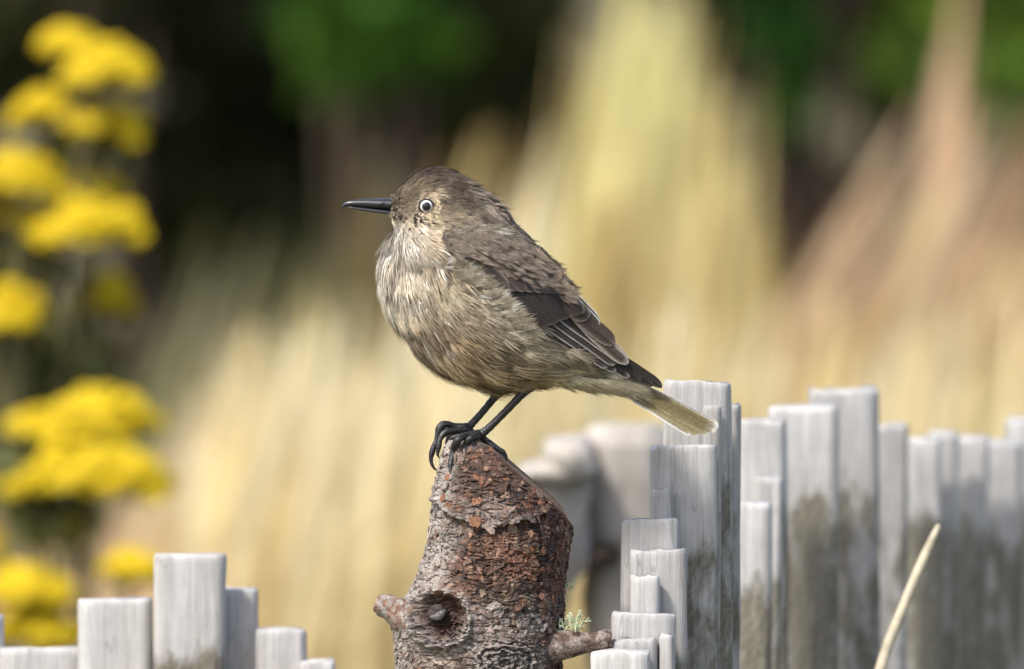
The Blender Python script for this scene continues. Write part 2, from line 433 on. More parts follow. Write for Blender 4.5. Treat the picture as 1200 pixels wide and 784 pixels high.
CREAM = [(0.73, 0.615, 0.35), (0.77, 0.675, 0.42), (0.81, 0.725, 0.49), (0.71, 0.565, 0.29), (0.76, 0.655, 0.39)]
TAN = [(0.62, 0.44, 0.27), (0.66, 0.48, 0.30), (0.70, 0.54, 0.34), (0.58, 0.38, 0.23), (0.40, 0.24, 0.14)]
GOLD = [(0.26, 0.17, 0.06), (0.54, 0.42, 0.17), (0.68, 0.57, 0.27), (0.62, 0.52, 0.22), (0.46, 0.33, 0.13), (0.30, 0.21, 0.08)]
BROWN = [(0.20, 0.12, 0.05), (0.26, 0.17, 0.07), (0.16, 0.12, 0.05)]
OLIVE = [(0.10, 0.11, 0.045), (0.17, 0.17, 0.08), (0.26, 0.25, 0.13), (0.14, 0.14, 0.07)]
PALEG = [(0.58, 0.52, 0.24), (0.66, 0.60, 0.30), (0.62, 0.55, 0.22), (0.50, 0.42, 0.18)]
def grass(name, label, specs, rng):
    V, F, C = [], [], []; o = 0
    for s in specs:
        v, f, c = blades(s, rng); V.append(v); F.append(f + o); C.append(c); o += len(v)
    ob = mesh_np(name, np.concatenate(V), np.concatenate(F), M_grass, None, np.concatenate(C))
    tag(ob, label, 'grass', None, 'stuff')
rg = np.random.default_rng(21)
grass('dry_grass', 'tall pale dry grass filling the field behind the fence', [
    grass_spec(5200, rg, (-260, 1460), (4.6, 7.2), 420, GOLD, 0.12, 0.006, 0.3),
    grass_spec(2600, rg, (180, 660), (3.4, 5.6), 330, CREAM, 0.14, 0.006, 0.3),
    grass_spec(1500, rg, (560, 1460), (3.6, 5.6), 260, GOLD, 0.12, 0.006, 0.3, False, 0, 400),
    grass_spec(3000, rg, (560, 1460), (3.4, 5.2), 260, CREAM, 0.10, 0.006, 0.3, False, 0, 375),
    grass_spec(1500, rg, (-300, 230), (3.6, 5.6), 200, TAN, 0.10, 0.006, 0.3),
    grass_spec(260, rg, (230, 470), (5.6, 7.0), 200, OLIVE, 0.25, 0.007, 0.2, False, 0, 270),
], rg)
grass('tussock_grass', 'tall yellowish grass tussock rising behind the back of the bird', [
    grass_spec(300, rg, (700, 840), (5.5, 7.0), 420, PALEG, 0.06, 0.009, 0.6, False, 30, -20),
    grass_spec(260, rg, (640, 880), (6.0, 7.2), 420, GOLD, 0.10, 0.008, 0.5, False, 60, 60),
    grass_spec(120, rg, (690, 760), (5.2, 5.8), 200, BROWN, 0.06, 0.007, 0.5, False, 0, 230),
], rg)
grass('pinkish_grass', 'leaning pinkish tan grass above the far end of the fence', [
    grass_spec(420, rg, (1040, 1400), (4.5, 6.4), 300, TAN, 0.34, 0.007, 0.45, False, 40, 150),
], rg)
grass('tan_grass', 'thin tan grass plumes rising into the dark shrubs', [
    grass_spec(22, rg, (535, 600), (5.6, 6.4), 180, GOLD, 0.22, 0.007, 0.6, False, 0, 110),
    grass_spec(16, rg, (390, 450), (5.8, 6.4), 150, BROWN, 0.05, 0.007, 0.4, False, 0, 165),
    grass_spec(28, rg, (1100, 1150), (5.8, 6.6), 200, TAN, 0.12, 0.007, 0.4, False, 0, 0),
    grass_spec(90, rg, (190, 330), (5.8, 6.8), 260, [(0.10, 0.09, 0.05), (0.14, 0.12, 0.08), (0.08, 0.08, 0.04)], 0.15, 0.008, 0.4, False, 0, 300),
], rg)

# the same field and hedge go on to both sides
def side_spec(n, xr, yr, pal, top):
    sp = grass_spec(n, rg, xr, yr, 420, pal, 0.12, 0.008, 0.3)
    sp['py'] = top + 120 * np.sin(sp['px'] / 260) + 60 * np.sin(sp['px'] / 97) + rg.random(n) * 380
    return sp
grass('field_grass', 'tall dry golden grass of the open field to both sides', [
    side_spec(7000, (-4200, -250), (3.6, 7.2), GOLD, 300), side_spec(3500, (-4200, -250), (3.4, 5.4), CREAM, 430),
    side_spec(7000, (1430, 5200), (3.8, 7.2), GOLD, 250), side_spec(3500, (1430, 5200), (3.4, 5.4), CREAM, 420)], rg)
for k_, (px_, nm) in enumerate([(-560, 'dark evergreen shrub next along the hedge from the flowers'), (-1180, 'broad dark shrub second along the hedge from the flowers'), (-1900, 'broad dark shrub third along the hedge from the flowers'), (-2700, 'broad dark shrub at the flower end of the hedge'),
                                (1800, 'dark shrub in the hedge past the end of the fence'), (2500, 'broad dark shrub second past the end of the fence'), (3300, 'broad dark shrub third past the end of the fence'), (4100, 'broad dark shrub last past the end of the fence')]):
    shrub('dark_shrub', nm, ground_below(px_, YS + .6), lobes_fill(R0, px_ - 430, px_ + 430, -280, 700, YS + .6, 30, 130), 11000, 0.07, DARK if k_ % 2 else (0.024, 0.02, 0.01), None, 20 + k_)

# ------------------------------------------------------------------ yellow flowers
def flower_plant(name, label, y, clusters, leafy, seed):
    r = np.random.default_rng(seed)
    s = KPX * (y + DIST) / DIST
    cx = np.mean([c[0] for c in clusters])
    base = np.array([P(cx - 30, 392, y).x, y, 0.0])
    root = empty(name, base); tag(root, label, 'flowering plant')
    fork = np.array(P(cx - 10, 820, y))
    tube('stem', [base - [0, 0, .03], base * .5 + fork * .5 + [.01, 0, 0], fork], [.008, .007, .006], M_stemg, root, 8, 10)
    for (px, py, rx, ry) in clusters:
        c = np.array(P(px, py, y + r.uniform(-.03, .03)))
        tube('branch', [fork, (fork + c) / 2 + [0.012 * r.normal(), 0.01, -0.01], c - [0, 0, ry * s * .6]], [.004, .003, .002], M_stemg, root, 7, 10)
        n = int(30 + rx * ry / 28)
        V, F, C = [], [], []; o = 0
        for _ in range(n):
            d = r.normal(size=3); d /= np.linalg.norm(d); d[2] = abs(d[2]) * 1.1 - .35
            rr = r.random() ** 0.4
            p = c + d * np.array([rx, (rx + ry) / 2, ry]) * s * rr * 1.2
            up = np.array([d[0] * .6, d[1] * .6 - .35, 1.0]) + r.normal(size=3) * .25; up /= np.linalg.norm(up)
            a = np.cross(up, [0, 1, .1]); a /= np.linalg.norm(a); b = np.cross(up, a)
            R = .0075 * r.uniform(.75, 1.25); m = 9
            th = np.arange(2 * m) * math.pi / m
            rad = np.where(np.arange(2 * m) % 2 == 0, R, R * .6)
            ring = p + np.cos(th)[:, None] * a * rad[:, None] + np.sin(th)[:, None] * b * rad[:, None] - up * R * .1
            mid = p + (np.cos(th)[::2, None] * a + np.sin(th)[::2, None] * b) * R * .42 + up * R * .22
            topc = (p + up * R * .38)[None]
            stalk = (p - up * R * 1.4)[None]
            V.append(np.concatenate([ring, mid, topc, stalk]))
            for i in range(2 * m):
                F.append((o + i, o + (i + 1) % (2 * m), o + 2 * m + ((i + 1) // 2) % m))
            for i in range(m):
                F.append((o + 2 * m + i, o + 2 * m + (i + 1) % m, o + 3 * m))
                F.append((o + 2 * i, o + (2 * i + 2) % (2 * m), o + 3 * m + 1))
            yel = np.array([0.74, 0.58, 0.018]) * r.uniform(.8, 1.1)
            C.append(np.concatenate([np.tile(yel, (2 * m, 1)), np.tile([0.68, 0.47, 0.014], (m + 1, 1)), [[.25, .28, .06]]]))
            o += 3 * m + 2
        mesh_np('flower_cluster', np.concatenate(V), F, M_yellow, root, np.concatenate(C), smooth=False)
    lob = [pl(a, b, y + .02, rx, ry) for a, b, rx, ry in leafy]
    for l in lob:
        V, F, C = leaf_cloud([l[:3]], [l[3:]], 90, 0.03, (0.16, 0.17, 0.07), r, 3)
        mesh_np('leaf_spray', V, F, M_leaf, root, C, smooth=False)
M_stemg = plain_mat('green_brown_stem', (0.12, 0.11, 0.05), 0.8, 0.2, vary=0.3, scale=120)
flower_plant('yellow_flowers', 'tall plant with stacked clusters of yellow flowers before dark shrubs', 2.5,
             [(122, 78, 44, 32), (82, 48, 30, 20), (55, 128, 36, 26), (125, 145, 40, 28), (22, 205, 36, 30), (95, 215, 42, 20), (95, 262, 58, 36), (30, 252, 24, 12),
              (118, 345, 30, 36), (15, 365, 34, 32), (-60, 280, 40, 40), (-70, 120, 40, 40)],
             [(90, 180, 50, 25), (60, 420, 50, 45), (40, 310, 40, 25), (90, 420, 40, 40)], 3)
flower_plant('yellow_flowers', 'shorter plant with one large domed yellow flower cluster above the fence', 2.2,
             [(115, 490, 66, 38), (110, 555, 80, 40), (40, 500, 24, 20), (158, 665, 32, 22), (30, 690, 52, 26), (45, 735, 46, 22), (-60, 640, 50, 40)],
             [(60, 610, 50, 30), (20, 560, 40, 40)], 4)

# ------------------------------------------------------------------ bleached log behind the stump
YL = 0.95
log = empty('bleached_log', (P(715, 392, YL).x, YL + .03, 0))
tag(log, 'blurred bleached weathered log with dark knot hole between stump and fence', 'log')
def prism(name, outline, y0, y1, mat, parent, round_=4.0, seed=0, bottom=None):
    """a thick rounded slab whose front outline is given in pixels at depth y0 (convex-ish)"""
    pts = np.array(outline, float)
    pts = np.concatenate([catmull(np.vstack([pts, pts[:1]]), len(pts) * 5)[:-1]])
    c = pts.mean(0)
    lay = [(0.0, .90), (.12, .97), (.3, 1.0), (.7, 1.0), (.88, .97), (1.0, .88)]
    V = []
    for f, sc_ in lay:
        q = c + (pts - c) * sc_
        for a, b in q:
            p = np.array(P(a, b, y0)); p[1] = y0 + (y1 - y0) * f; p[2] = max(p[2], -.02); V.append(p)
    V = np.array(V); n = len(pts)
    V[:, 0] += (fbm(V * 60, seed) - .5) * .006; V[:, 2] += (fbm(V * 60, seed + 5) - .5) * .006
    F = []
    for i in range(len(lay) - 1):
        for j in range(n):
            F.append((i * n + j, i * n + (j + 1) % n, (i + 1) * n + (j + 1) % n, (i + 1) * n + j))
    F.append(tuple(range(n))[::-1]); F.append(tuple(range((len(lay) - 1) * n, len(lay) * n)))
    top = V[np.argmax(V[:, 2])]
    return mesh_np(name, V, F, mat, parent, origin=(V[:, 0].mean(), V[:, 1].mean(), V[:, 2].max()))
# ring-wise trunk so that the dark hole is a real hollow
def log_trunk():
    cols, rows = 56, 90
    u_l = lambda v: np.interp(v, [495, 520, 560, 640, 700, 800], [696, 672, 668, 690, 682, 690])
    u_r = lambda v: np.interp(v, [495, 520, 800], [772, 790, 800])
    V, n = [], cols
    vv = np.concatenate([np.linspace(497, 800, rows), np.linspace(900, 3400, 8)])
    hole = (704, 650)
    for v in vv:
        l, r = u_l(v), u_r(v); c, R = (l + r) / 2, (r - l) / 2
        th = np.linspace(0, 2 * math.pi, cols, endpoint=False)
        u = c + R * np.sin(th); front = np.cos(th)
        dep = front * R * .7
        d2 = ((u - hole[0]) / 20) ** 2 + ((v - hole[1] + (u - 704) * .12) / 10) ** 2
        dep = dep - np.where(front > 0, 26 * np.exp(-d2 * 1.2), 0)
        for a, b in zip(u, dep):
            p = np.array(P(a, min(v, 3600), YL)); p[1] = YL - b * KPX * 1.16; p[2] = max(p[2], -.03); V.append(p)
    V = np.array(V); m = len(vv)
    V += (fbm(V * np.array([90, 90, 25]), 8)[:, None] - .5) * np.array([.004, .006, 0])
    F = []
    for i in range(m - 1):
        for j in range(n):
            F.append((i * n + j, i * n + (j + 1) % n, (i + 1) * n + (j + 1) % n, (i + 1) * n + j))
    F.append(tuple(range(n))[::-1])
    mesh_np('trunk', V, F, M_log, log, origin=(log.location.x, YL, V[:, 2].max()))
log_trunk()
prism('broken_limb', [(606, 558), (640, 545), (640, 528), (660, 518), (690, 522), (700, 545), (696, 560), (650, 566)], YL - .06, YL + .0, M_log, log, seed=3)
prism('lower_limb', [(600, 566), (690, 562), (688, 600), (694, 640), (690, 664), (668, 690), (660, 720), (620, 760), (590, 760), (590, 600)], YL - .035, YL + .01, M_log, log, seed=4)
prism('knot_hole_dark_slab', [(694, 648), (704, 642), (722, 647), (722, 654), (706, 660), (694, 660)], YL - .045, YL - .012, M_hole, log, seed=5)  # solid dark slab stands in for the dark inside of the hole

# ------------------------------------------------------------------ picket fence (palisade of sawn stakes)
def picket(parent, x0, x1, top, y, thick=0.016, tilt=0.0, seed=0, slope=0.0, mat=None):
    r = np.random.default_rng(seed)
    a = np.array(P(x0, top, y)); b = np.array(P(x1, top, y))
    wd = b[0] - a[0]; zt = a[2]; cx = (a[0] + b[0]) / 2
    nx, ny = 7, 4
    zs = np.concatenate([[0, -.0008, -.003], np.linspace(-.012, -.16, 8), np.linspace(-.3, -zt - .04, 4)])
    per = []
    for i in range(nx): per.append((-1 + 2 * i / (nx - 1), -1))
    for j in range(1, ny): per.append((1, -1 + 2 * j / (ny - 1)))
    for i in range(1, nx): per.append((1 - 2 * i / (nx - 1), 1))
    for j in range(1, ny - 1): per.append((-1, 1 - 2 * j / (ny - 1)))
    per = np.array(per)
    hx, hy = wd / 2, thick / 2
    V = []
    for k, z in enumerate(zs):
        ins = [0.0006, 0.0002, 0][min(k, 2)]
        x = np.sign(per[:, 0]) * np.maximum(np.abs(per[:, 0]) * hx - ins, 0)
        yy = np.sign(per[:, 1]) * np.maximum(np.abs(per[:, 1]) * hy - ins, 0)
        # knock the corners off
        cor = (np.abs(per[:, 0]) > .99) & (np.abs(per[:, 1]) > .99)
        x = np.where(cor, x * (1 - .0009 / hx), x); yy = np.where(cor, yy * (1 - .0009 / hy), yy)
        wob = (vnoise(np.stack([per[:, 0] * 3 + seed, per[:, 1] * 3, np.full(len(per), z * 40)], -1), seed) - .5) * .0016
        zz = np.full(len(per), z) + (slope * x if k < 4 else 0) + ((vnoise(np.stack([per[:, 0] * 4 + seed, per[:, 1] * 2, per[:, 0] * 0], -1), 5) - .5) * .0022 if k < 3 else 0)
        V.append(np.stack([x + wob * .7 + z * tilt, yy + wob, zz], -1))
    V = np.concatenate(V); n = len(per)
    F = [tuple(range(n))]
    for i in range(len(zs) - 1):
        for j in range(n):
            F.append((i * n + j, (i + 1) * n + j, (i + 1) * n + (j + 1) % n, i * n + (j + 1) % n))
    V = V + np.array([cx, y, zt])
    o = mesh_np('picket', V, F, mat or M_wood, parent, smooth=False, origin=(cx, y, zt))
    return o

fr = empty('picket_fence', (P(900, 392, .3).x, .3, 0))
tag(fr, 'weathered grey palisade of overlapping stakes standing beside the stump', 'fence')
RIGHT = [  # x0, x1, top, y, thickness
    (693, 761, 763, -.020, .008), (716, 771, 749, -.011, .008), (771, 790, 745, -.010, .008), (716, 791, 719, -.002, .008),
    (737, 774, 675, .007, .008), (739, 805, 645, .016, .009), (729, 796, 609, .026, .009), (764, 789, 574, .036, .009),
    (762, 840, 523, .047, .011), (824, 846, 477, .060, .010), (777, 856, 447, .074, .014), (843, 868, 474, .105, .018),
    (858, 896, 590, .190, .018), (864, 912, 492, .262, .020), (884, 908, 560, .225, .014), (901, 974, 477, .300, .022), (947, 1020, 456, .340, .022),
    (1016, 1056, 498, .395, .020), (1048, 1094, 514, .430, .022), (1088, 1114, 508, .455, .020), (1105, 1150, 513, .480, .022),
    (1142, 1188, 518, .510, .022), (1178, 1240, 491, .545, .024), (1236, 1300, 505, .580, .024), (1296, 1360, 480, .62, .024), (1352, 1420, 500, .66, .024)]
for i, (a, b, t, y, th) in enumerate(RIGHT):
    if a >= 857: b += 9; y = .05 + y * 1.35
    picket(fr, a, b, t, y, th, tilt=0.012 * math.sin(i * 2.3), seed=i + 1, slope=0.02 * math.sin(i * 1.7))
fl = empty('picket_fence', (P(180, 392, .26).x, .26, 0))
tag(fl, 'stepped grey wooden stakes standing below the yellow flowers', 'fence')
LEFT = [(-230, -150, 700, .30, .02), (-155, -72, 740, .29, .02), (-80, 4, 720, .275, .02), (0, 97, 759, .268, .018), (92, 179, 702, .262, .018), (181, 265, 650, .25, .018), (262, 303, 690, .27, .016),
        (298, 358, 737, .262, .016), (352, 393, 774, .252, .016), (386, 450, 800, .235, .018), (446, 520, 830, .2, .018)]
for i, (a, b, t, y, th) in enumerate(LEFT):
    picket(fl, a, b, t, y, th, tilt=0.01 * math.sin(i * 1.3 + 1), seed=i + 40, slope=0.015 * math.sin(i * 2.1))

# dry stalk in front of the fence
q = [P(1100, 616, .26), P(1082, 655, .25), P(1056, 718, .24), P(1033, 780, .23), P(1005, 900, .2), P(985, 1100, .16), P(975, 1800, .12)]
q = np.array([list(p) for p in q] + [[P(970, 392, .12).x, .12, -.02]])
st = tube('grass_stalk', q[::-1], [.0028, .0028, .0026, .0025, .0024, .0022, .0021, .0012], M_straw, None, 8, 40)
tag(st, 'single pale dry grass stalk leaning across the grey stakes', 'grass stalk')

# ------------------------------------------------------------------ tree stump
S_LV = [505, 517, 550, 580, 610, 650, 680, 700, 730, 800, 3800]
S_LU = [528, 525, 514, 508, 503, 497, 486, 474, 463, 462, 440]
S_RV = [505, 612, 625, 660, 700, 800, 3800]
S_RU = [664, 671, 671, 665, 661, 659, 690]
def s_left(v): return np.interp(v, S_LV, S_LU)
def s_right(v): return np.interp(v, S_RV, S_RU)
def s_ry(v): return np.interp(v, [505, 520, 560, 620, 700, 800, 3800], [30, 34, 56, 74, 84, 92, 118])
def s_cut(u): return np.interp(u, [515, 528, 545, 556, 575, 610, 650, 664, 672], [519, 515, 513, 513, 522, 554, 588, 604, 618])
def stump_w(u, v):
    l, r = s_left(v), s_right(v); c, R = (l + r) / 2, (r - l) / 2
    return s_ry(v) * np.sqrt(np.maximum(1 - ((u - c) / R) ** 2, 0))
stump = empty('tree_stump', (float(B(575, 392, 0)[0]), 0, 0))
tag(stump, 'reddish brown bark covered tree stump with slanted top under the bird', 'tree stump')
def build_stump():
    nth, nr = 460, 400
    th = np.linspace(-math.pi, math.pi, nth, endpoint=False)
    uof = lambda v: (s_left(v) + s_right(v)) / 2 + (s_right(v) - s_left(v)) / 2 * np.sin(th)
    vt = np.full(nth, 560.0)
    for _ in range(60): vt = vt * .6 + .4 * s_cut(uof(vt))
    s = np.linspace(0, 1, nr)
    v = vt[None] + (800 - vt[None]) * s[:, None]
    low = np.linspace(0, 1, 12)[1:, None]
    v = np.concatenate([v, 800 + (3800 - 800) * low ** 1.5 * np.ones((1, nth))])
    l, r = s_left(v), s_right(v); c, R = (l + r) / 2, (r - l) / 2
    sn, cs = np.sin(th)[None], np.cos(th)[None]
    u = c + R * sn; wl = s_ry(v) * cs
    Pn = np.stack([u, wl, v], -1)
    nx, ny = sn * s_ry(v), cs * R; nl = np.sqrt(nx ** 2 + ny ** 2); nx, ny = nx / nl, ny / nl
    # --- bark relief (in px)
    f1 = fbm(Pn / [26, 26, 34], 1, 5); f2 = fbm(Pn / [7, 7, 6], 2, 4); f3 = fbm(Pn / [11, 11, 4.5], 9, 3); f4 = fbm(Pn / [3, 3, 2.5], 19, 2)
    d = (f1 - .5) * 8 + (f2 - .5) * 4.5
    ridge = 1 - np.abs(2 * f3 - 1); d -= sstep(.86, .98, ridge) * 2.6
    d += (f4 - .5) * 2.6
    front = sstep(-.1, .35, cs)
    # flaking plate: proud above a wavy line
    line = np.interp(u, [495, 507, 530, 568, 600, 635, 648, 700], [575, 582, 600, 616, 608, 600, 588, 560]) + (f2 - .5) * 8
    plate = sstep(2.0, -2.0, v - line) * front
    d += plate * 5.0 + np.exp(-((v - line + 4) / 4.0) ** 2) * front * 3.0
    under = np.exp(-np.maximum(v - line, 0) / 14) * (v > line) * front
    d -= under * 3.5
    # knots: ringed swellings
    def knot(cu, cv, rx, ry, lam, amp):
        rr = np.sqrt(((u - cu) / rx) ** 2 + ((v - cv) / ry) ** 2)
        wob = rr + (f2 - .5) * .55 + (f1 - .5) * .3
        env = np.exp(-np.maximum(rr - .9, 0) * 4)
        return rr, env * front, amp * np.cos(2 * math.pi * wob / lam) * np.exp(-np.maximum(rr - .85, 0) ** 2 * 26) * front
    r1, e1, g1 = knot(517, 718, 38, 36, .24, 3.4)
    r2, e2, g2 = knot(592, 768, 38, 24, .27, 2.6)
    low1 = sstep(-.3, .4, (v - 716) / 34)
    rim1 = np.exp(-((r1 + (f2 - .5) * .25 - .92) / .11) ** 2) * front
    d += rim1 * 4
    d += e1 * 5 * (r1 > .0) + g1 * low1 - np.exp(-(r1 / .7) ** 6) * 20 * front
    d += e2 * 4 + g2 - np.exp(-(r2 / .2) ** 2) * 3
    fade = sstep(0, 6, v - vt[None])
    d *= .35 + .65 * fade
    u2, w2 = u + d * nx, wl + d * ny
    # --- colour
    red = np.array([0.098, 0.047, 0.030]); dk = np.array([0.030, 0.018, 0.013]); org = np.array([0.29, 0.115, 0.05])
    grey = np.array([0.25, 0.22, 0.195]); tan = np.array([0.36, 0.25, 0.17])
    n1 = fbm(Pn / [16, 16, 14], 31, 4)[..., None]; n2 = fbm(Pn / [6, 6, 4], 37, 3)[..., None]; n3 = fbm(Pn / [34, 34, 22], 41, 3)[..., None]
    C = red * (.62 + .8 * sstep(.35, .65, n3)); C = C + (dk - C) * sstep(.46, .64, n1) * .85
    C = C + (org - C) * sstep(.60, .72, n2) * .6
    C = C + (tan - C) * sstep(.60, .74, fbm(Pn / [5, 5, 8], 53, 3)[..., None]) * .6
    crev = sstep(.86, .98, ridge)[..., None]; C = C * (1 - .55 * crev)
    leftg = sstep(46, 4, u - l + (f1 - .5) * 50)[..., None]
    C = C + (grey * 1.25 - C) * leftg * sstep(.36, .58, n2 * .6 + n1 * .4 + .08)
    lowg = sstep(672, 720, v + (f1 - .5) * 90 - (u - 560) * .05)[..., None]
    C = C + (grey - C) * lowg * sstep(.46, .60, n3 * .5 + n2 * .5) * .7
    edge = np.exp(-((v - line + 3) / 3.5) ** 2)[..., None] * front[..., None] * sstep(640, 600, u)[..., None]
    C = C + (np.array([.30, .26, .235]) - C) * edge * .6
    C = C + (np.array([.24, .22, .20]) - C) * (np.clip(plate, 0, 1)[..., None] * sstep(.48, .6, n3)) * .45
    kr = (e1 * low1 + e2)[..., None]
    C = C + (grey * 1.15 - C) * np.clip(kr, 0, 1) * .75
    C = C + (grey * 1.3 - C) * (rim1[..., None] * sstep(.35, .6, n2)) * .8
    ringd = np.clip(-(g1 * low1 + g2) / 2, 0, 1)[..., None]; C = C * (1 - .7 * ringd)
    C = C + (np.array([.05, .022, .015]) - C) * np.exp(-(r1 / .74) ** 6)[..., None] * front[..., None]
    nrow = v.shape[0]
    V = B(u2, v, w2); V[-1, :, 2] = -.03
    V = V.reshape(-1, 3); C = C.reshape(-1, 3)
    i = np.arange(nrow * nth).reshape(nrow, nth); j = np.roll(i, -1, 1)
    F = np.stack([i[:-1], j[:-1], j[1:], i[1:]], -1).reshape(-1, 4)
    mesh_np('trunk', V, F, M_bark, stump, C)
    # sawn face
    ru, rv, rw = u2[0], v[0], w2[0]
    cu, cw = ru.mean(), 0.0
    rings = [1, .985, .95, .88, .76, .6, .42, .22, .05]
    VV = []
    for q_ in rings:
        a = cu + (ru - cu) * q_; b = rw * q_
        z = rv + (s_cut(a) - rv) * sstep(1, .9, q_) + (fbm(np.stack([a / 9, b / 9, a * 0], -1), 71) - .5) * 4 * (q_ < .99) + (1.6 if .9 < q_ < .99 else 0)
        VV.append(B(a, z, b))
    VV = np.concatenate(VV); i = np.arange(len(rings) * nth).reshape(len(rings), nth); j = np.roll(i, -1, 1)
    F = np.stack([i[:-1], i[1:], j[1:], j[:-1]], -1).reshape(-1, 4)
    mesh_np('sawn_face', VV, F, M_cut, stump)
    # curling bark scales
    r = np.random.default_rng(4)
    VV, FF, CC = [], [], []; o = 0
    for k in range(560):
        t = r.uniform(-1.6, 1.6); ti = int((t + math.pi) / (2 * math.pi) * nth) % nth
        vi = int(r.uniform(.02, .985) * nr)
        uu, ww, v0 = u2[vi, ti], w2[vi, ti], v[vi, ti]
        if min(r1[vi, ti], r2[vi, ti]) < 1.25: continue
        tx, ty = math.cos(t), -math.sin(t)          # tangent around the trunk (u, w)
        ux, uy = nx[vi, ti], ny[vi, ti]
        Lx, Lz = r.uniform(2, 8), r.uniform(1.5, 6)
        if r.random() < .18: Lx, Lz = r.uniform(1.2, 2.5), r.uniform(5, 10)
        lift = r.uniform(.3, 2.0); rot = r.normal() * .5
        col = C.reshape(nrow, nth, 3)[vi, ti] * r.uniform(.6, 1.5) + r.uniform(0, .012)
        if r.random() < .05: col = np.array([.27, .115, .055]) * r.uniform(.6, 1.2)
        g_ = []
        for b_ in (-1, 0, 1):
            for a_ in (-1, -.3, .4, 1):
                aa = a_ * Lx * (1 - .35 * abs(b_)) * (1 + .3 * r.normal() * .5); bb = b_ * Lz * (1 + .15 * r.normal())
                a2, b2 = aa * math.cos(rot) - bb * math.sin(rot), aa * math.sin(rot) + bb * math.cos(rot)
                h = -.6 + lift * (0.5 + .5 * b_) ** 1.5 * 1.3 + r.normal() * .15
                g_.append((uu + tx * a2 + ux * h, v0 + b2, ww + ty * a2 + uy * h))
        g_ = np.array(g_); VV.append(B(g_[:, 0], g_[:, 1], g_[:, 2])); CC.append(np.tile(col, (12, 1)))
        for b_ in range(2):
            for a_ in range(3):
                FF.append((o + b_ * 4 + a_, o + b_ * 4 + a_ + 1, o + b_ * 4 + a_ + 5, o + b_ * 4 + a_ + 4))
        o += 12
    tag(mesh_np('bark_scales', np.concatenate(VV), FF, M_bark, stump, np.concatenate(CC), smooth=False), kind='stuff')
build_stump()
def stub(pts, rad, cols, seed, endcol, sub=26, n=26, amp=2.6):
    pts = np.array(pts, float); R = catmull(np.concatenate([pts, np.array(rad, float)[:, None]], 1), sub)
    W = B(R[:, 0], R[:, 1], R[:, 2]); V, F = tube_geo(W, R[:, 3] * KPX, n)
    V = V.reshape(sub, n, 3); cen = W[:, None]
    d = V - cen
    nzv = fbm(V / KPX / 6, seed, 4); nz2 = fbm(V / KPX / 14, seed + 3, 3)
    V = cen + d * (1 + ((nzv - .5) * amp * 1.6 + (nz2 - .5) * amp * 2)[..., None] / np.maximum(R[:, 3], 3)[:, None, None])
    base = np.array(cols[0]); alt = np.array(cols[1])
    C = base + (alt - base) * sstep(.42, .6, nzv)[..., None]
    C[-1] = endcol; C[-2] = C[-2] * .5 + np.array(endcol) * .5
    mesh_np('branch_stub', V.reshape(-1, 3), F, M_bark, stump, C.reshape(-1, 3))
stub([(500, 735, 30), (474, 722, 22), (458, 712, 18), (447, 708, 16), (440, 706, 15)], [26, 20, 14, 13, 10], [(.30, .27, .24), (.16, .08, .05)], 3, (.30, .2, .13))
stub([(640, 756, 30), (664, 753, 34), (690, 750, 36), (708, 747, 37), (717, 747, 37)], [24, 16, 12, 12.5, 10], [(.09, .05, .035), (.27, .22, .19)], 5, (.2, .14, .1))
stub([(517, 722, 30), (516, 719, 50), (514, 715, 60), (513, 713, 66), (513, 713, 66.4)], [15, 13, 11.5, 11, 10.4], [(.03, .018, .015), (.07, .045, .035)], 7, (.17, .165, .16), 26, 26, 1.2)
# a lichen tuft on the stub and hairs of lichen down the shaded side
def lichen(cu, cv, cw, n, L, seed):
    r = np.random.default_rng(seed); Vs, Fs = [], []; o = 0
    for _ in range(n):
        a = r.uniform(-1.1, 1.1); ln = L * r.uniform(.4, 1)
        p0 = np.array([cu + r.normal() * 3, cv + r.normal() * 1.5, cw + r.normal() * 3])
        p1 = p0 + [math.sin(a) * ln * .5 + r.normal(), -ln * .5, r.normal() * 2]
        for br in range(3):
            a2 = a + r.normal() * .7
            p2 = p1 + [math.sin(a2) * ln * .5, -math.cos(a2) * ln * .5, r.normal() * 2]
            q_ = catmull([p0, p1, p2], 6); v, f = tube_geo(B(q_[:, 0], q_[:, 1], q_[:, 2]), np.linspace(1.0, .45, 6) * KPX, 5)
            Vs.append(v); Fs += [tuple(i + o for i in k) for k in f]; o += len(v)
    tag(mesh_np('lichen', np.concatenate(Vs), Fs, M_lichen, stump), kind='stuff')
lichen(674, 738, 38, 12, 26, 1)
lichen(661, 735, 30, 10, 14, 2)
lichen(664, 640, 4, 7, 9, 3); lichen(663, 690, 6, 7, 8, 4); lichen(511, 690, 30, 6, 9, 6)

# ------------------------------------------------------------------ bird
bird = empty('bird', tuple(float(c) for c in B(556, 512, 0)))
tag(bird, 'grey-brown bird with pale eye and black bill perched on the stump', 'bird')
PAIRS = np.array([  # top u,v   bottom u,v  (section chords from bill to tail)
    (459, 235, 459, 250), (463, 229, 459, 257), (470, 221, 463, 262), (480, 210, 464, 268), (494, 202, 461, 274), (512, 198.5, 456, 282), (532, 203, 452, 292),
    (553, 214, 449, 304), (570, 226, 448, 318), (588, 242, 449, 334), (601, 260, 453, 352), (617, 276, 460, 369), (633, 294, 471, 387), (647, 313, 488, 407),
    (659, 333, 511, 426), (671, 354, 541, 442), (682, 373, 575, 451), (693, 391, 610, 450), (708, 407, 640, 446), (722, 424, 676, 449), (738, 437, 712, 458), (752, 447, 742, 463)], float)
PR = catmull(PAIRS, 120)
poly = np.concatenate([PR[:, :2], PR[::-1, 2:]])
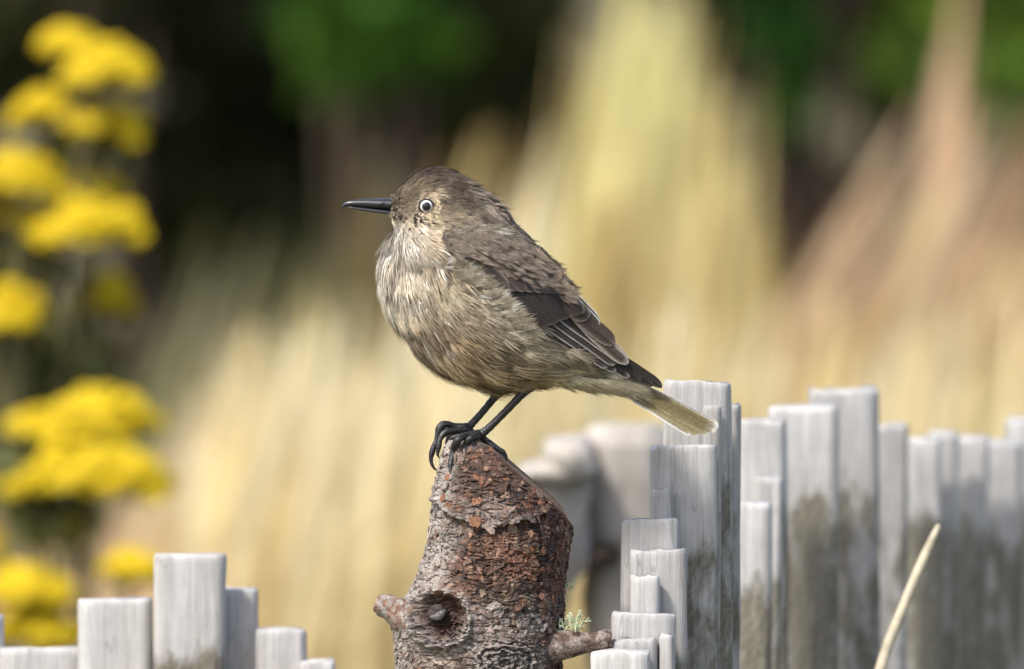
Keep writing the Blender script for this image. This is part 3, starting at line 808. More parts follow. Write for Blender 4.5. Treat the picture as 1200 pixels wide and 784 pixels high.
# inflate the silhouette: solve lap(h) = -4 inside, half-thickness = sqrt(h)
G = 2.0; U0, V0 = 430, 180; nu, nv = 170, 155
uu, vv_ = np.meshgrid(U0 + G * np.arange(nu), V0 + G * np.arange(nv))
def inside(poly, u, v):
    r = np.zeros(u.shape, bool); x, y = poly[:, 0], poly[:, 1]; x2, y2 = np.roll(x, -1), np.roll(y, -1)
    for a, b, c, d in zip(x, y, x2, y2):
        if b == d: continue
        cond = ((b > v) != (d > v)) & (u < (c - a) * (v - b) / (d - b) + a); r ^= cond
    return r
mask = inside(poly, uu, vv_)
H = np.zeros_like(uu)
for it in range(2600):
    A = .25 * (np.roll(H, 1, 0) + np.roll(H, -1, 0) + np.roll(H, 1, 1) + np.roll(H, -1, 1)) + G * G
    H = np.where(mask, A, 0)
def body_h(u, v):
    x = np.clip((np.asarray(u, float) - U0) / G, 0, nu - 1.001); y = np.clip((np.asarray(v, float) - V0) / G, 0, nv - 1.001)
    i, j = x.astype(int), y.astype(int); f, g_ = x - i, y - j
    return (H[j, i] * (1 - f) + H[j, i + 1] * f) * (1 - g_) + (H[j + 1, i] * (1 - f) + H[j + 1, i + 1] * f) * g_
def wscale(u, v):                      # head flatter than the round body
    hd = np.exp(-(((u - 490) / 50) ** 2 + ((v - 232) / 34) ** 2))
    return 0.86 - 0.14 * hd
def body_w(u, v): return np.sqrt(np.maximum(body_h(u, v), 0)) * wscale(u, v)
NA = 64
ns = len(PR)
al = np.linspace(0, 2 * math.pi, NA, endpoint=False)
half = (PR[:, :2] - PR[:, 2:]) / 2; mid = (PR[:, :2] + PR[:, 2:]) / 2
BU = mid[:, None, 0] + half[:, None, 0] * np.cos(al); BV = mid[:, None, 1] + half[:, None, 1] * np.cos(al)
sa = np.abs(np.sin(al))
inn = np.clip(np.abs(np.cos(al)), 0, .955) * np.sign(np.cos(al))
hu = mid[:, None, 0] + half[:, None, 0] * inn; hv = mid[:, None, 1] + half[:, None, 1] * inn
BWm = body_w(hu, hv) / np.sqrt(1 - inn ** 2) * sa
for _ in range(3): BWm = (BWm + np.roll(BWm, 1, 1) + np.roll(BWm, -1, 1)) / 3
for _ in range(3): BWm[1:-1] = (BWm[:-2] + BWm[1:-1] + BWm[2:]) / 3
BW = BWm * np.sign(np.sin(al))
Vb = B(BU, BV, BW)
ii = np.arange(ns * NA).reshape(ns, NA); jj = np.roll(ii, -1, 1)
Fq = np.stack([ii[:-1], ii[1:], jj[1:], jj[:-1]], -1).reshape(-1, 4)
Fb = [tuple(f) for f in Fq] + [tuple(ii[0]), tuple(ii[-1][::-1])]

# colour of the plumage by place (linear), inverse-distance weighted
CP = np.array([  # u, v, r, g, b
    (475, 215, .115, .085, .060), (495, 205, .070, .052, .038), (520, 203, .075, .056, .042), (505, 214, .06, .045, .034), (530, 214, .07, .053, .04), (545, 212, .14, .112, .086), (570, 228, .19, .155, .12), (600, 255, .20, .165, .13),
    (515, 220, .075, .056, .041), (535, 230, .125, .098, .074), (560, 245, .17, .135, .10), (540, 252, .21, .165, .115), (470, 232, .10, .075, .05),
    (480, 238, .30, .235, .15), (478, 248, .24, .19, .13), (490, 229, .34, .27, .18), (508, 227, .34, .27, .18), (520, 231, .10, .078, .058), (515, 243, .17, .13, .09), (508, 252, .36, .29, .19), (525, 250, .24, .185, .125), (488, 230, .12, .09, .06),
    (462, 262, .58, .54, .46), (470, 275, .56, .51, .42), (490, 262, .40, .335, .25), (515, 268, .36, .29, .21), (545, 265, .33, .28, .22),
    (455, 290, .56, .52, .44), (448, 320, .55, .51, .43), (452, 350, .50, .46, .38), (470, 300, .43, .375, .29), (475, 340, .44, .39, .31), (500, 300, .35, .29, .215), (520, 320, .38, .32, .22),
    (500, 350, .33, .275, .20), (465, 380, .44, .39, .31), (480, 380, .34, .275, .195), (510, 385, .29, .22, .15), (540, 360, .33, .265, .185), (560, 335, .42, .37, .28), (590, 365, .40, .35, .26), (540, 400, .30, .22, .14),
    (500, 420, .36, .30, .21), (560, 430, .32, .255, .165), (590, 410, .33, .265, .18), (610, 430, .34, .275, .175), (620, 395, .36, .31, .22), (560, 452, .38, .33, .22), (640, 430, .40, .35, .245), (650, 408, .27, .225, .16), (675, 414, .20, .165, .11), (700, 430, .24, .20, .135), (660, 446, .48, .43, .30), (682, 443, .47, .42, .29), (705, 451, .48, .43, .30), (730, 455, .45, .40, .25),  # darker points between wing and undertail paint the shadow below the wing
    (625, 275, .15, .12, .092), (650, 305, .15, .118, .09), (670, 335, .13, .10, .075), (600, 300, .14, .11, .085), (700, 390, .10, .08, .06)])
def plume_col(u, v):
    u = np.asarray(u, float); v = np.asarray(v, float)
    d2 = (u[..., None] - CP[:, 0]) ** 2 + (v[..., None] - CP[:, 1]) ** 2
    wg = 1 / (d2 + 30) ** 2.0; wg /= wg.sum(-1, keepdims=True)
    return wg @ CP[:, 2:]
FP = np.array([  # u, v, du, dv feather flow
    (465, 228, .7, -.7), (480, 210, .8, -.45), (510, 198, 1, 0), (545, 206, .9, .4), (580, 228, .75, .66), (620, 272, .68, .73), (650, 310, .55, .83), (680, 362, .5, .86),
    (480, 240, 1, .1), (515, 240, 1, .15), (545, 240, .9, .4), (460, 256, .35, .9), (475, 262, .6, .8), (500, 262, .85, .5), (540, 268, .8, .55),
    (455, 290, -.05, 1), (446, 325, .1, 1), (470, 320, .12, 1), (500, 320, .4, .9), (455, 365, .35, .94), (480, 380, .5, .86), (520, 360, .7, .7), (560, 350, .85, .5), (510, 425, .8, .6), (560, 450, .97, .25),
    (560, 410, .85, .5), (600, 380, .9, .42), (620, 440, .97, .2), (680, 440, .95, .3), (740, 456, .85, .5)])
def flow(u, v):
    d2 = (u[..., None] - FP[:, 0]) ** 2 + (v[..., None] - FP[:, 1]) ** 2
    wg = 1 / (d2 + 60) ** 1.5
    f = (wg @ FP[:, 2:]); return f / np.linalg.norm(f, axis=-1, keepdims=True)
body = mesh_np('body', Vb.reshape(-1, 3), Fb, M_skin, bird, plume_col(BU, BV).reshape(-1, 3) * .55)

WING = np.array([(518, 272), (528, 265), (560, 266), (600, 274), (636, 298), (662, 330), (684, 362), (716, 400), (740, 432), (735, 442), (700, 422), (662, 402), (640, 388), (618, 368), (602, 350), (586, 333), (560, 315), (538, 302), (524, 287)], float)

def tufts(u, v, wl, nrm, fdir, L, nb, spread, wid, lift, col, rng, droop=1.0, round_=0.35, tipgain=1.15):
    """fans of tapering barbs: u,v,wl px-space roots (n), nrm (n,3) & fdir (n,3) in (u,v,wl) space"""
    n = len(u); seg = 3
    root = np.stack([u, v, wl], -1)
    side = np.cross(nrm, fdir); side /= np.linalg.norm(side, axis=1)[:, None] + 1e-9
    bi = np.linspace(-1, 1, nb)
    ang = bi[None] * spread + rng.normal(size=(n, nb)) * spread * .35
    Lb = L[:, None] * (1 - round_ * bi[None] ** 2) * (.8 + .4 * rng.random((n, nb)))
    t = np.linspace(0, 1, seg + 1)
    D = fdir[:, None] * np.cos(ang)[..., None] + side[:, None] * np.sin(ang)[..., None]
    lf = (lift[:, None] * (.6 + .8 * rng.random((n, nb))))[..., None, None]
    off = D[:, :, None] * (Lb[..., None] * t)[..., None] + nrm[:, None, None] * (Lb[..., None] * (t - droop * .75 * t * t))[..., None] * lf
    start = root[:, None] + side[:, None] * (bi[None] * wid[:, None] * .9)[..., None]
    cen = start[:, :, None] + off
    prof = np.array([.75, 1, .75, .06])
    hw = (wid[:, None] * .55)[..., None] * prof
    sd = np.cross(nrm[:, None], D); sd /= np.linalg.norm(sd, axis=-1, keepdims=True) + 1e-9
    Lf = cen - sd[:, :, None] * hw[..., None]; Rt = cen + sd[:, :, None] * hw[..., None]
    V = np.stack([Lf, Rt], 3).reshape(-1, 3)
    m = n * nb
    i = (np.arange(m) * (seg + 1) * 2)[:, None] + np.arange(seg)[None] * 2
    F = np.stack([i, i + 1, i + 3, i + 2], -1).reshape(-1, 4)
    c = col[:, None] * (.86 + .28 * rng.random((n, nb, 1)))
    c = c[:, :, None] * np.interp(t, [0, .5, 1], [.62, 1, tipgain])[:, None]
    C = np.repeat(c[:, :, :, None], 2, 3).reshape(-1, 3)
    return B(V[:, 0], V[:, 1], V[:, 2]), F, C

class Acc:
    def __init__(s): s.V, s.F, s.C, s.o = [], [], [], 0
    def add(s, g): s.V.append(g[0]); s.F.append(g[1] + s.o); s.C.append(g[2]); s.o += len(g[0])
    def build(s, name, mat, parent): return mesh_np(name, np.concatenate(s.V), np.concatenate(s.F), mat, parent, np.concatenate(s.C))

# body normals in (u, v, wl) space
QS = np.stack([BU, BV, BW], -1)
tri = np.concatenate([Fq[:, [0, 1, 2]], Fq[:, [0, 2, 3]]])
Q = QS.reshape(-1, 3)
cr = np.cross(Q[tri[:, 1]] - Q[tri[:, 0]], Q[tri[:, 2]] - Q[tri[:, 0]])
area = np.linalg.norm(cr, axis=1) / 2
cenB = np.array([560, 340, 0])
vn = np.zeros_like(Q)
for k in range(3): np.add.at(vn, tri[:, k], cr)
vn /= np.linalg.norm(vn, axis=1)[:, None] + 1e-9
if np.mean(np.einsum('ij,ij->i', vn, Q - Q.mean(0))) < 0: vn = -vn
rp = np.random.default_rng(99)
acc = Acc()
NT = 15000
dens = area * np.where(Q[tri[:, 0], 0] < 540, np.where(Q[tri[:, 0], 1] < 275, 2.2, 1.0), 1.0)
k = rp.choice(len(tri), NT, p=dens / dens.sum())
r1, r2 = np.sqrt(rp.random(NT)), rp.random(NT)
bc = np.stack([1 - r1, r1 * (1 - r2), r1 * r2], 1)
pt = np.einsum('ij,ijk->ik', bc, Q[tri[k]]); nr_ = np.einsum('ij,ijk->ik', bc, vn[tri[k]]); nr_ /= np.linalg.norm(nr_, axis=1)[:, None]
inw = inside(WING, pt[:, 0], pt[:, 1]) & (np.abs(pt[:, 2]) > 12)
eye_c = (500, 239)
ine = ((pt[:, 0] - eye_c[0]) ** 2 + (pt[:, 1] - eye_c[1]) ** 2 < 8.6 ** 2)
keep = ~inw & ~ine & ((pt[:, 0] > 461) | (pt[:, 1] > 257))
pt, nr_ = pt[keep], nr_[keep]
f2d = flow(pt[:, 0], pt[:, 1])
f2d = f2d + rp.normal(size=f2d.shape) * .13
fd = np.concatenate([f2d, np.zeros((len(pt), 1))], 1)
# head-on parts of the breast sweep sideways a little
fd[:, 2] = rp.normal(size=len(pt)) * .08
fd -= nr_ * np.einsum('ij,ij->i', fd, nr_)[:, None]; fd /= np.linalg.norm(fd, axis=1)[:, None] + 1e-9
U_, V_ = pt[:, 0], pt[:, 1]
headness = sstep(285, 255, V_) * sstep(585, 545, U_)
face = np.exp(-(((U_ - 480) / 26) ** 2 + ((V_ - 244) / 20) ** 2))
crown = sstep(226, 214, V_)
back = sstep(0, 30, (U_ - 560) * .8 - (V_ - 250) * .8 + 10)
back = np.where((U_ > 545) & (V_ < 420), back, 0)
L = 27 * (1 - headness) + 13 * headness
L = L * (1 - .45 * face); L = L * (1 - .3 * back)
belly = sstep(360, 430, V_)
L = L * (1 + .25 * belly * (1 - back)) * (.75 + .5 * rp.random(len(pt)))
lift = .30 * (1 - headness) + .26 * headness + .1 * belly
lift = lift * (1 - .45 * back)
clump = vnoise(np.stack([U_ / 13 - V_ / 40, V_ / 15, pt[:, 2] / 13], -1), 91)
lift = lift * (.35 + 1.5 * sstep(.3, .75, clump)) + .22 * crown
col = plume_col(U_, V_) * (1 + .22 * belly * (1 - back))[:, None] * (1 + .2 * back)[:, None]  # belly colour lifted to stand in for light bounced off the grass
big = vnoise(np.stack([U_ / 17, V_ / 17, pt[:, 2] / 17], -1), 77)
fine = vnoise(np.stack([U_ / 6, V_ / 6, pt[:, 2] / 6], -1), 78)
tone = (.70 + .58 * sstep(.25, .75, big)) * (.68 + .62 * rp.random(len(pt))) * (.78 + .4 * sstep(.3, .7, clump))
warm = (fine - .5) * .16
col = col * tone[:, None] * np.stack([1 + warm * .5, 1 + 0 * warm, 1 - warm * .7], 1)
# dark shaft streaks on throat and upper breast, white wisps on the breast
thr = np.exp(-(((U_ - 472) / 26) ** 2 + ((V_ - 274) / 20) ** 2))
dark = rp.random(len(pt)) < thr * .22
col[dark] = np.array([.045, .035, .028])
cheek = np.exp(-(((U_ - 495) / 14) ** 2 + ((V_ - 256) / 5) ** 2))
dk2 = rp.random(len(pt)) < cheek * .5; col[dk2] = np.array([.035, .027, .02])
wh = (rp.random(len(pt)) < .09) & (U_ < 520) & (V_ > 262) & (V_ < 400); col[wh] = np.array([.72, .69, .62])
# pale broken ring round the eye
er = np.sqrt((U_ - 500) ** 2 + (V_ - 239) ** 2)
ring = (er < 15) & (rp.random(len(pt)) < .55); col[ring] = np.array([.42, .34, .23]) * (.7 + .6 * rp.random((ring.sum(), 1)))
L = np.where(er < 18, np.minimum(L, 4.5), L)
wid = np.where(headness > .5, .75, 1.15) * (.8 + .4 * rp.random(len(pt)))
wid = np.where(dark | dk2, .6, wid)
rear = sstep(630, 665, U_) * sstep(400, 425, V_)
L = L * (1 - .45 * rear); lift = lift * (1 - .8 * rear)
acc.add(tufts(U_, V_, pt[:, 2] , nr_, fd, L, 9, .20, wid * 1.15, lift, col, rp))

# larger loose feathers standing proud of breast and flank
cand = np.where((U_ < 625) & (V_ > 288) & (V_ < 440) & (back < .3))[0]
sel = rp.choice(cand, min(700, len(cand)), replace=False); n = len(sel)
cl2 = vnoise(np.stack([U_[sel] / 20, V_[sel] / 20, pt[sel, 2] / 20], -1), 123)
sel = sel[cl2 > .42]; n = len(sel)
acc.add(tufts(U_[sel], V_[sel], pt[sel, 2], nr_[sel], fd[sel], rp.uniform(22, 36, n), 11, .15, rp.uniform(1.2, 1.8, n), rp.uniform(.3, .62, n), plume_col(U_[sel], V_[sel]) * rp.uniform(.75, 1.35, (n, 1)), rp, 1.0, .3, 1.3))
# shaggy crown and nape
n = 260
lp = catmull([(474, 216), (486, 206), (500, 200), (514, 199), (532, 204), (552, 214), (572, 228), (590, 244)], 80)
p = lp[rp.integers(0, 79, n)] + np.stack([np.zeros(n), rp.random(n) ** 2 * 12 + 1], 1)
w_ = body_w(p[:, 0], p[:, 1]) * rp.choice([-1, 1], n) * rp.random(n) ** .5
nn = np.stack([np.full(n, .1), np.full(n, -1.0), w_ / 40], 1); nn /= np.linalg.norm(nn, axis=1)[:, None]
ff = flow(p[:, 0], p[:, 1]); d3 = np.concatenate([ff, np.zeros((n, 1))], 1); d3 -= nn * np.einsum('ij,ij->i', d3, nn)[:, None]; d3 /= np.linalg.norm(d3, axis=1)[:, None]
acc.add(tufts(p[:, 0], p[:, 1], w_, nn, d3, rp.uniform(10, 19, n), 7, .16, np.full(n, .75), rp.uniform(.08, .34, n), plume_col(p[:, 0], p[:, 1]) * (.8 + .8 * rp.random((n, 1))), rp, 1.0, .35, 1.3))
# flank feathers folding up over the wing edge
def edge_tufts(line, n, jit, dirn, Lr, off, sgn):
    lp = catmull(line, 60); idx_ = rp.integers(0, 59, n)
    p = lp[idx_] + rp.normal(size=(n, 2)) * jit
    w_ = body_w(p[:, 0], p[:, 1]) + off
    nn = np.tile([0, 0, 1.0], (n, 1)); nn[:, 1] = .25; nn /= np.linalg.norm(nn, axis=1)[:, None]
    dd = np.array(dirn)[None] + rp.normal(size=(n, 2)) * .22
    d3 = np.concatenate([dd, np.full((n, 1), -.02)], 1); d3 -= nn * np.einsum('ij,ij->i', d3, nn)[:, None]; d3 /= np.linalg.norm(d3, axis=1)[:, None]
    c = (np.array([.42, .365, .275])[None] * .45 + plume_col(p[:, 0] - 12, p[:, 1] + 10) * .6) * (.65 + .6 * rp.random((n, 1)))
    c = np.where(rp.random((n, 1)) < .15, np.array([[.75, .72, .65]]), c)
    g_ = tufts(p[:, 0], p[:, 1], w_, nn, d3, rp.uniform(*Lr, n), 6, .14, np.full(n, .8), np.full(n, .18), c, rp)
    g_[0][:, 1] *= sgn
    acc.add(g_)
for sg in (1, -1):
    edge_tufts([(526, 302), (548, 318), (570, 335), (588, 352), (600, 368), (614, 384)], 210, 2.6, (.86, -.16), (13, 24), 10.5, sg)
    edge_tufts([(535, 312), (560, 330), (580, 354), (596, 378), (610, 392)], 200, 5.0, (.9, .1), (16, 28), 6.0, sg)
    edge_tufts([(520, 268), (545, 262), (575, 264), (600, 270)], 150, 2.2, (.95, .14), (12, 18), 13.0, sg)
plum = acc.build('plumage', M_plume, body); tag(plum, kind='stuff')

# wings: a shell with every flight feather and covert as its own piece
def wing_w(u, v):
    h = np.maximum(body_h(u, v), 0); base = np.sqrt(h) * .86
    tail = np.interp(u, [600, 660, 700, 740, 780], [60, 44, 27, 15, 9.0])
    return np.maximum(base, tail * sstep(600, 680, np.asarray(u, float)))
def feather(parent, b0, t0, wd, off, col, edge, sgn, bend=0.0, name='feather', wf=wing_w, rise=1.5, nrow=16, tipr=.22, basew=.55, camber=1.3, edge_hi=True, rag=.12, seed=0, white_tip=0.0, slope=0.0):
    r = np.random.default_rng(seed)
    b0, t0 = np.array(b0, float), np.array(t0, float)
    ax = t0 - b0; Ln = np.linalg.norm(ax); ax /= Ln; sd = np.array([-ax[1], ax[0]])
    t = np.concatenate([np.linspace(0, 1 - tipr, nrow - 6), 1 - tipr * (1 - np.sin(np.linspace(.2, 1, 6) * math.pi / 2))])
    cl = b0[None] + ax[None] * (t * Ln)[:, None] + sd[None] * (bend * 4 * t * (1 - t))[:, None]
    prof = np.interp(t, [0, .35, 1], [basew, 1, 1]) * np.where(t > 1 - tipr, np.sqrt(np.maximum(1 - ((t - 1 + tipr) / tipr) ** 2, .0)), 1)
    sgrid = np.array([-1, -.76, -.5, -.07, 0, .07, .5, .76, 1])
    hw = wd / 2 * prof
    rg_ = 1 + rag * (r.random((len(t), len(sgrid))) - .5) * (np.abs(sgrid) > .9)
    lat = hw[:, None] * sgrid[None] * rg_
    U = cl[:, None, 0] + sd[0] * lat; Vv = cl[:, None, 1] + sd[1] * lat
    wbase = wf(U, Vv)
    Wv = wbase + off + rise * t[:, None] + camber * (1 - sgrid[None] ** 2) + .5 * (sgrid[None] == 0) + slope * sgrid[None] * hw[:, None]
    C = np.empty(U.shape + (3,)); C[:] = np.array(col)
    C *= (.9 + .2 * vnoise(np.stack([U / 5, Vv / 5, U * 0], -1), seed))[..., None]
    C[:, 4] = np.array(col) * .6
    e = np.array(edge)
    if edge_hi is True or edge_hi == 'both': C[:, 0] = e; C[:, 1] = C[:, 1] * .5 + e * .5; C[:, 8] = e; C[:, 7] = C[:, 7] * .6 + e * .4
    elif edge_hi == 'lo': C[:, 8] = e; C[:, 7] = C[:, 7] * .75 + e * .25
    elif edge_hi == 'hi': C[:, 0] = e; C[:, 1] = C[:, 1] * .4 + e * .6
    tp = sstep(.93, 1.0, t)[:, None, None]
    C = C + (e * (1 + white_tip) - C) * tp * (.5 + .5 * min(white_tip, 1))
    V = B(U, Vv, Wv); V[..., 1] *= sgn
    m, n = U.shape
    i = np.arange(m * n).reshape(m, n)
    F = np.stack([i[:-1, :-1], i[1:, :-1], i[1:, 1:], i[:-1, 1:]], -1).reshape(-1, 4)
    o = mesh_np(name, V.reshape(-1, 3), F, M_flight, parent, C.reshape(-1, 3))
    return o
BRN = (.105, .080, .062); DRK = (.028, .021, .017); MID = (.060, .045, .036); EDG = (.30, .25, .20); PAL = (.48, .43, .36); WHT = (.80, .78, .74)
def build_wing(sgn):
    r = np.random.default_rng(17)
    wp = catmull(np.vstack([WING, WING[:1]]), 80)[:-1]
    c = np.array([610, 335.0])
    rings = [1, .8, .55, .3, .08]
    VV = []
    for q_ in rings:
        p = c + (wp - c) * q_ * .93 ; VV.append(B(p[:, 0], p[:, 1], wing_w(p[:, 0], p[:, 1]) + 1.0))
    VV = np.concatenate(VV); VV[:, 1] *= sgn
    n_ = len(wp); i = np.arange(len(rings) * n_).reshape(len(rings), n_); j = np.roll(i, -1, 1)
    F = np.stack([i[:-1], j[:-1], j[1:], i[1:]], -1).reshape(-1, 4)
    wing = mesh_np('wing', VV, F, M_flight, bird, np.tile(np.array(MID) * .7, (len(VV), 1)))
    s = 0
    def ft(b, t, wd, off, col, edge, bend=0., **k):
        nonlocal s; s += 1
        feather(wing, b, t, wd, off * .55, col, edge, sgn, bend, seed=s, rise=.9, camber=k.pop('camber', .3), **k)
    # primaries, lowest layer, reaching over the tail
    for q_, (b, t, wd) in enumerate([((630, 366), (776, 453), 11), ((634, 372), (766, 451), 11), ((636, 377), (752, 446), 11), ((638, 381), (738, 441), 10), ((640, 385), (722, 434), 9), ((640, 388), (704, 425), 8)]):
        ft(b, t, wd, 2.0 + q_ * .8, DRK, (.50, .45, .38) if q_ > 2 else (.08, .065, .055), -2, edge_hi='lo', tipr=.12)
    # secondaries, a fan with pale outer edges
    for q_ in range(6):
        f = q_ / 5
        ft((612 + 16 * f, 364 - 20 * f), (708 + 22 * f, 430 - 8 * f), 12, 6 + q_ * .9, (.034, .026, .022), (.55, .49, .42) if q_ % 2 else (.10, .08, .068), -3 + 3 * f, edge_hi='lo', tipr=.10)
    # tertials: three broad brown ones stacked over the secondaries
    ft((650, 338), (736, 425), 15, 12, (.085, .062, .050), PAL, 3, edge_hi='both', tipr=.16, white_tip=.3)
    ft((644, 332), (720, 402), 17, 14, (.072, .053, .043), (.30, .25, .20), 3, edge_hi='lo', tipr=.18)
    ft((636, 326), (690, 370), 22, 16, (.06, .045, .037), EDG, 3, edge_hi='both', tipr=.2)
    ft((668, 342), (703, 378), 8, 13.5, (.10, .08, .06), WHT, 0, edge_hi='hi', tipr=.3)
    # greater coverts
    for q_ in range(8):
        f = q_ / 7
        ft((588 + 48 * f, 330 - 8 * f), (640 + 44 * f, 378 - 14 * f), 15, 16 + q_ * .8, (.034 + .012 * f, .026 + .008 * f, .022 + .007 * f), EDG if q_ % 2 else (.20, .165, .135), -2, edge_hi='hi', tipr=.3)
    # median coverts
    for q_ in range(8):
        f = q_ / 7
        ft((560 + 70 * f, 296 + 14 * f), (596 + 70 * f, 334 + 6 * f), 17, 22 + r.random() * 1.5, (.055, .042, .035), (.20, .16, .13), 0, edge_hi='both', tipr=.4)
    # lesser coverts near the bend of the wing
    for q_ in range(14):
        f = q_ / 13
        ft((520 + 60 * f, 274 + 18 * f + r.normal() * 2), (540 + 64 * f, 292 + 26 * f + r.normal() * 2), 13, 22.5 + r.random(), (.085, .066, .053), (.17, .14, .11), 0, edge_hi='both', tipr=.45)
    # scapulars: rows of soft grey-brown feathers
    rows = [((545, 284), (640, 322)), ((535, 277), (638, 312)), ((532, 272), (630, 302)), ((550, 268), (618, 290))]
    for ri, (a, b) in enumerate(rows):
        for q_ in range(11):
            f = (q_ + .5 * (ri % 2)) / 10.5
            p = np.array(a) * (1 - f) + np.array(b) * f + r.normal(size=2) * 1.6
            d = np.array([.86, .36 + .25 * f]); d /= np.linalg.norm(d)
            tone_ = r.uniform(.8, 1.2)
            ft(p, p + d * r.uniform(24, 32), r.uniform(14, 18), 25 + ri * 1.1 + r.random() * .6 - 6 * max(0, f - .5), tuple(x * 1.75 * tone_ for x in BRN), tuple(x * 2.15 * tone_ for x in BRN), 0, edge_hi='both', tipr=.5, rag=.35)
    # soft wisps breaking up the scapular feathers
    a2 = Acc(); n = 420
    p = np.stack([r.uniform(525, 668, n), np.zeros(n)], 1); p[:, 1] = np.interp(p[:, 0], [525, 560, 600, 640, 668], [276, 278, 288, 310, 330]) + r.normal(size=n) * 8
    ok = inside(WING, p[:, 0], p[:, 1]); p = p[ok]; n = len(p)
    nn = np.tile([.0, -.3, 1.0], (n, 1)); nn /= np.linalg.norm(nn, axis=1)[:, None]
    dd = np.stack([np.full(n, .82) + r.normal(size=n) * .08, .42 + r.normal(size=n) * .12, np.zeros(n)], 1); dd -= nn * np.einsum('ij,ij->i', dd, nn)[:, None]; dd /= np.linalg.norm(dd, axis=1)[:, None]
    g_ = tufts(p[:, 0], p[:, 1], wing_w(p[:, 0], p[:, 1]) + 17.5 - np.maximum(p[:, 0] - 610, 0) * .08, nn, dd, r.uniform(12, 20, n), 8, .12, np.full(n, .8), np.full(n, .10), np.array([.19, .155, .122])[None] * (.7 + .6 * r.random((n, 1))), r)
    g_[0][:, 1] *= sgn; a2.add(g_)
    tag(a2.build('down', M_plume, wing), kind='stuff')
    return wing
for sg in (1, -1): build_wing(sg)

# tail: rectrices folded like a roof, pale outer webs
tl = empty('tail', tuple(Vector(B(735, 445, 0)) - bird.location), bird)
def tail_w(k): return lambda u, v: np.full(np.shape(u), 0.0) + k
for sg in (1, -1):
    for q_ in range(6):
        f = q_ / 5
        b = (712, 436 + 8 * f); t = (841 - 26 * f - (3 if q_ % 2 else 0), 502.5 + 3.5 * f)
        col = (.15 + .05 * f, .12 + .045 * f, .055 + .02 * f)
        feather(tl, b, t, 15, 0, col, WHT if q_ in (0, 5) else (.34, .30, .18), sg, -1, wf=tail_w(1.5 + 6 * f + (q_ % 2) * .3), camber=.5, edge_hi='lo' if q_ == 5 else ('hi' if q_ == 0 else 'lo'), tipr=.05, seed=q_ + 60, white_tip=.15, slope=.55, rag=.2, nrow=22)
# white vent tufts
ac = Acc(); n = 60
p = np.stack([rp.uniform(682, 700, n), rp.uniform(449, 453, n)], 1)
nn = np.tile([0, .3, 1.0], (n, 1)); nn /= np.linalg.norm(nn, axis=1)[:, None]
dd = np.tile([.95, .30, 0], (n, 1)) + rp.normal(size=(n, 3)) * .05
ac.add(tufts(p[:, 0], p[:, 1], rp.uniform(-6, 14, n), nn, dd, rp.uniform(10, 18, n), 6, .1, np.full(n, .8), np.full(n, .05), np.tile([.8, .79, .75], (n, 1)), rp))
# undertail coverts
n = 520
s_ = rp.random(n); s_ = s_ ** .75; p = np.stack([648 + 92 * s_, 434 + 13 * s_ + rp.random(n) * (13 - 2 * s_)], 1)
dd = np.tile([.88, .36, 0], (n, 1)) + rp.normal(size=(n, 3)) * .06; nn = np.tile([0, .35, 1.0], (n, 1)); nn /= np.linalg.norm(nn, axis=1)[:, None]
for sg in (1, -1):
    g_ = tufts(p[:, 0], p[:, 1], body_w(p[:, 0], p[:, 1]) + 3, nn, dd, rp.uniform(18, 30, n), 7, .08, np.full(n, .9), np.full(n, .08), (np.array([.49, .44, .31]) * (1 - .25 * s_[:, None])) * (.8 + .4 * rp.random((n, 1))), rp, 1.0, .35, 1.05)
    g_[0][:, 1] *= sg; ac.add(g_)
tag(ac.build('undertail_plumage', M_plume, bird), kind='stuff')

# beak
bk = empty('beak', tuple(Vector(B(462, 243, 0)) - bird.location), bird)
def loft(name, us, top, bot, wid, mat, parent, n=20, pw=2.2):
    us = np.asarray(us, float); V = []
    th = np.linspace(0, 2 * math.pi, n, endpoint=False)
    for u, a, b, w_ in zip(us, top, bot, wid):
        c, h = (a + b) / 2, (b - a) / 2
        ct, st_ = np.cos(th), np.sin(th)
        V.append(B(np.full(n, u), c + h * np.sign(st_) * np.abs(st_) ** (2 / pw), w_ * np.sign(ct) * np.abs(ct) ** (2 / pw)))
    m = len(us); F = []
    for i in range(m - 1):
        for j in range(n): F.append((i * n + j, i * n + (j + 1) % n, (i + 1) * n + (j + 1) % n, (i + 1) * n + j))
    F.append(tuple(range(n))[::-1]); F.append(tuple(range((m - 1) * n, m * n)))
    return mesh_np(name, np.concatenate(V), F, mat, parent)
us = np.concatenate([[400.8, 401.3, 402.2, 403.6], np.linspace(405.5, 474, 30)])
upt = np.interp(us, [400.8, 401.3, 402.2, 403.6, 406, 412, 420, 432, 445, 457, 474], [242, 240.2, 238.8, 237.4, 236.2, 234.8, 233.8, 233.1, 232.8, 232.6, 232])
upb = np.interp(us, [400.8, 401.3, 402.2, 403.6, 406, 412, 425, 440, 456, 474], [244, 245.3, 245.0, 243.6, 241.9, 241.8, 243.0, 244.4, 245.8, 247.5])
upw = np.interp(us, [400.8, 403, 412, 430, 450, 474], [.7, 1.6, 3.6, 6.4, 9.5, 12])
loft('upper_mandible', us, upt, upb, upw, M_beak, bk, pw=1.9)
us = np.linspace(406.5, 474, 26)
loft('lower_mandible', us, np.interp(us, [406, 412, 425, 440, 456, 474], [241.8, 242.0, 243.1, 244.5, 245.9, 247.5]) - .2,
     np.interp(us, [406, 409, 414, 429, 445, 461, 474], [242.6, 243.9, 245.4, 248.2, 250.6, 252.6, 253.5]), np.interp(us, [406, 412, 430, 450, 474], [.8, 2.8, 5.6, 8.8, 11]), M_beak, bk, pw=1.9)
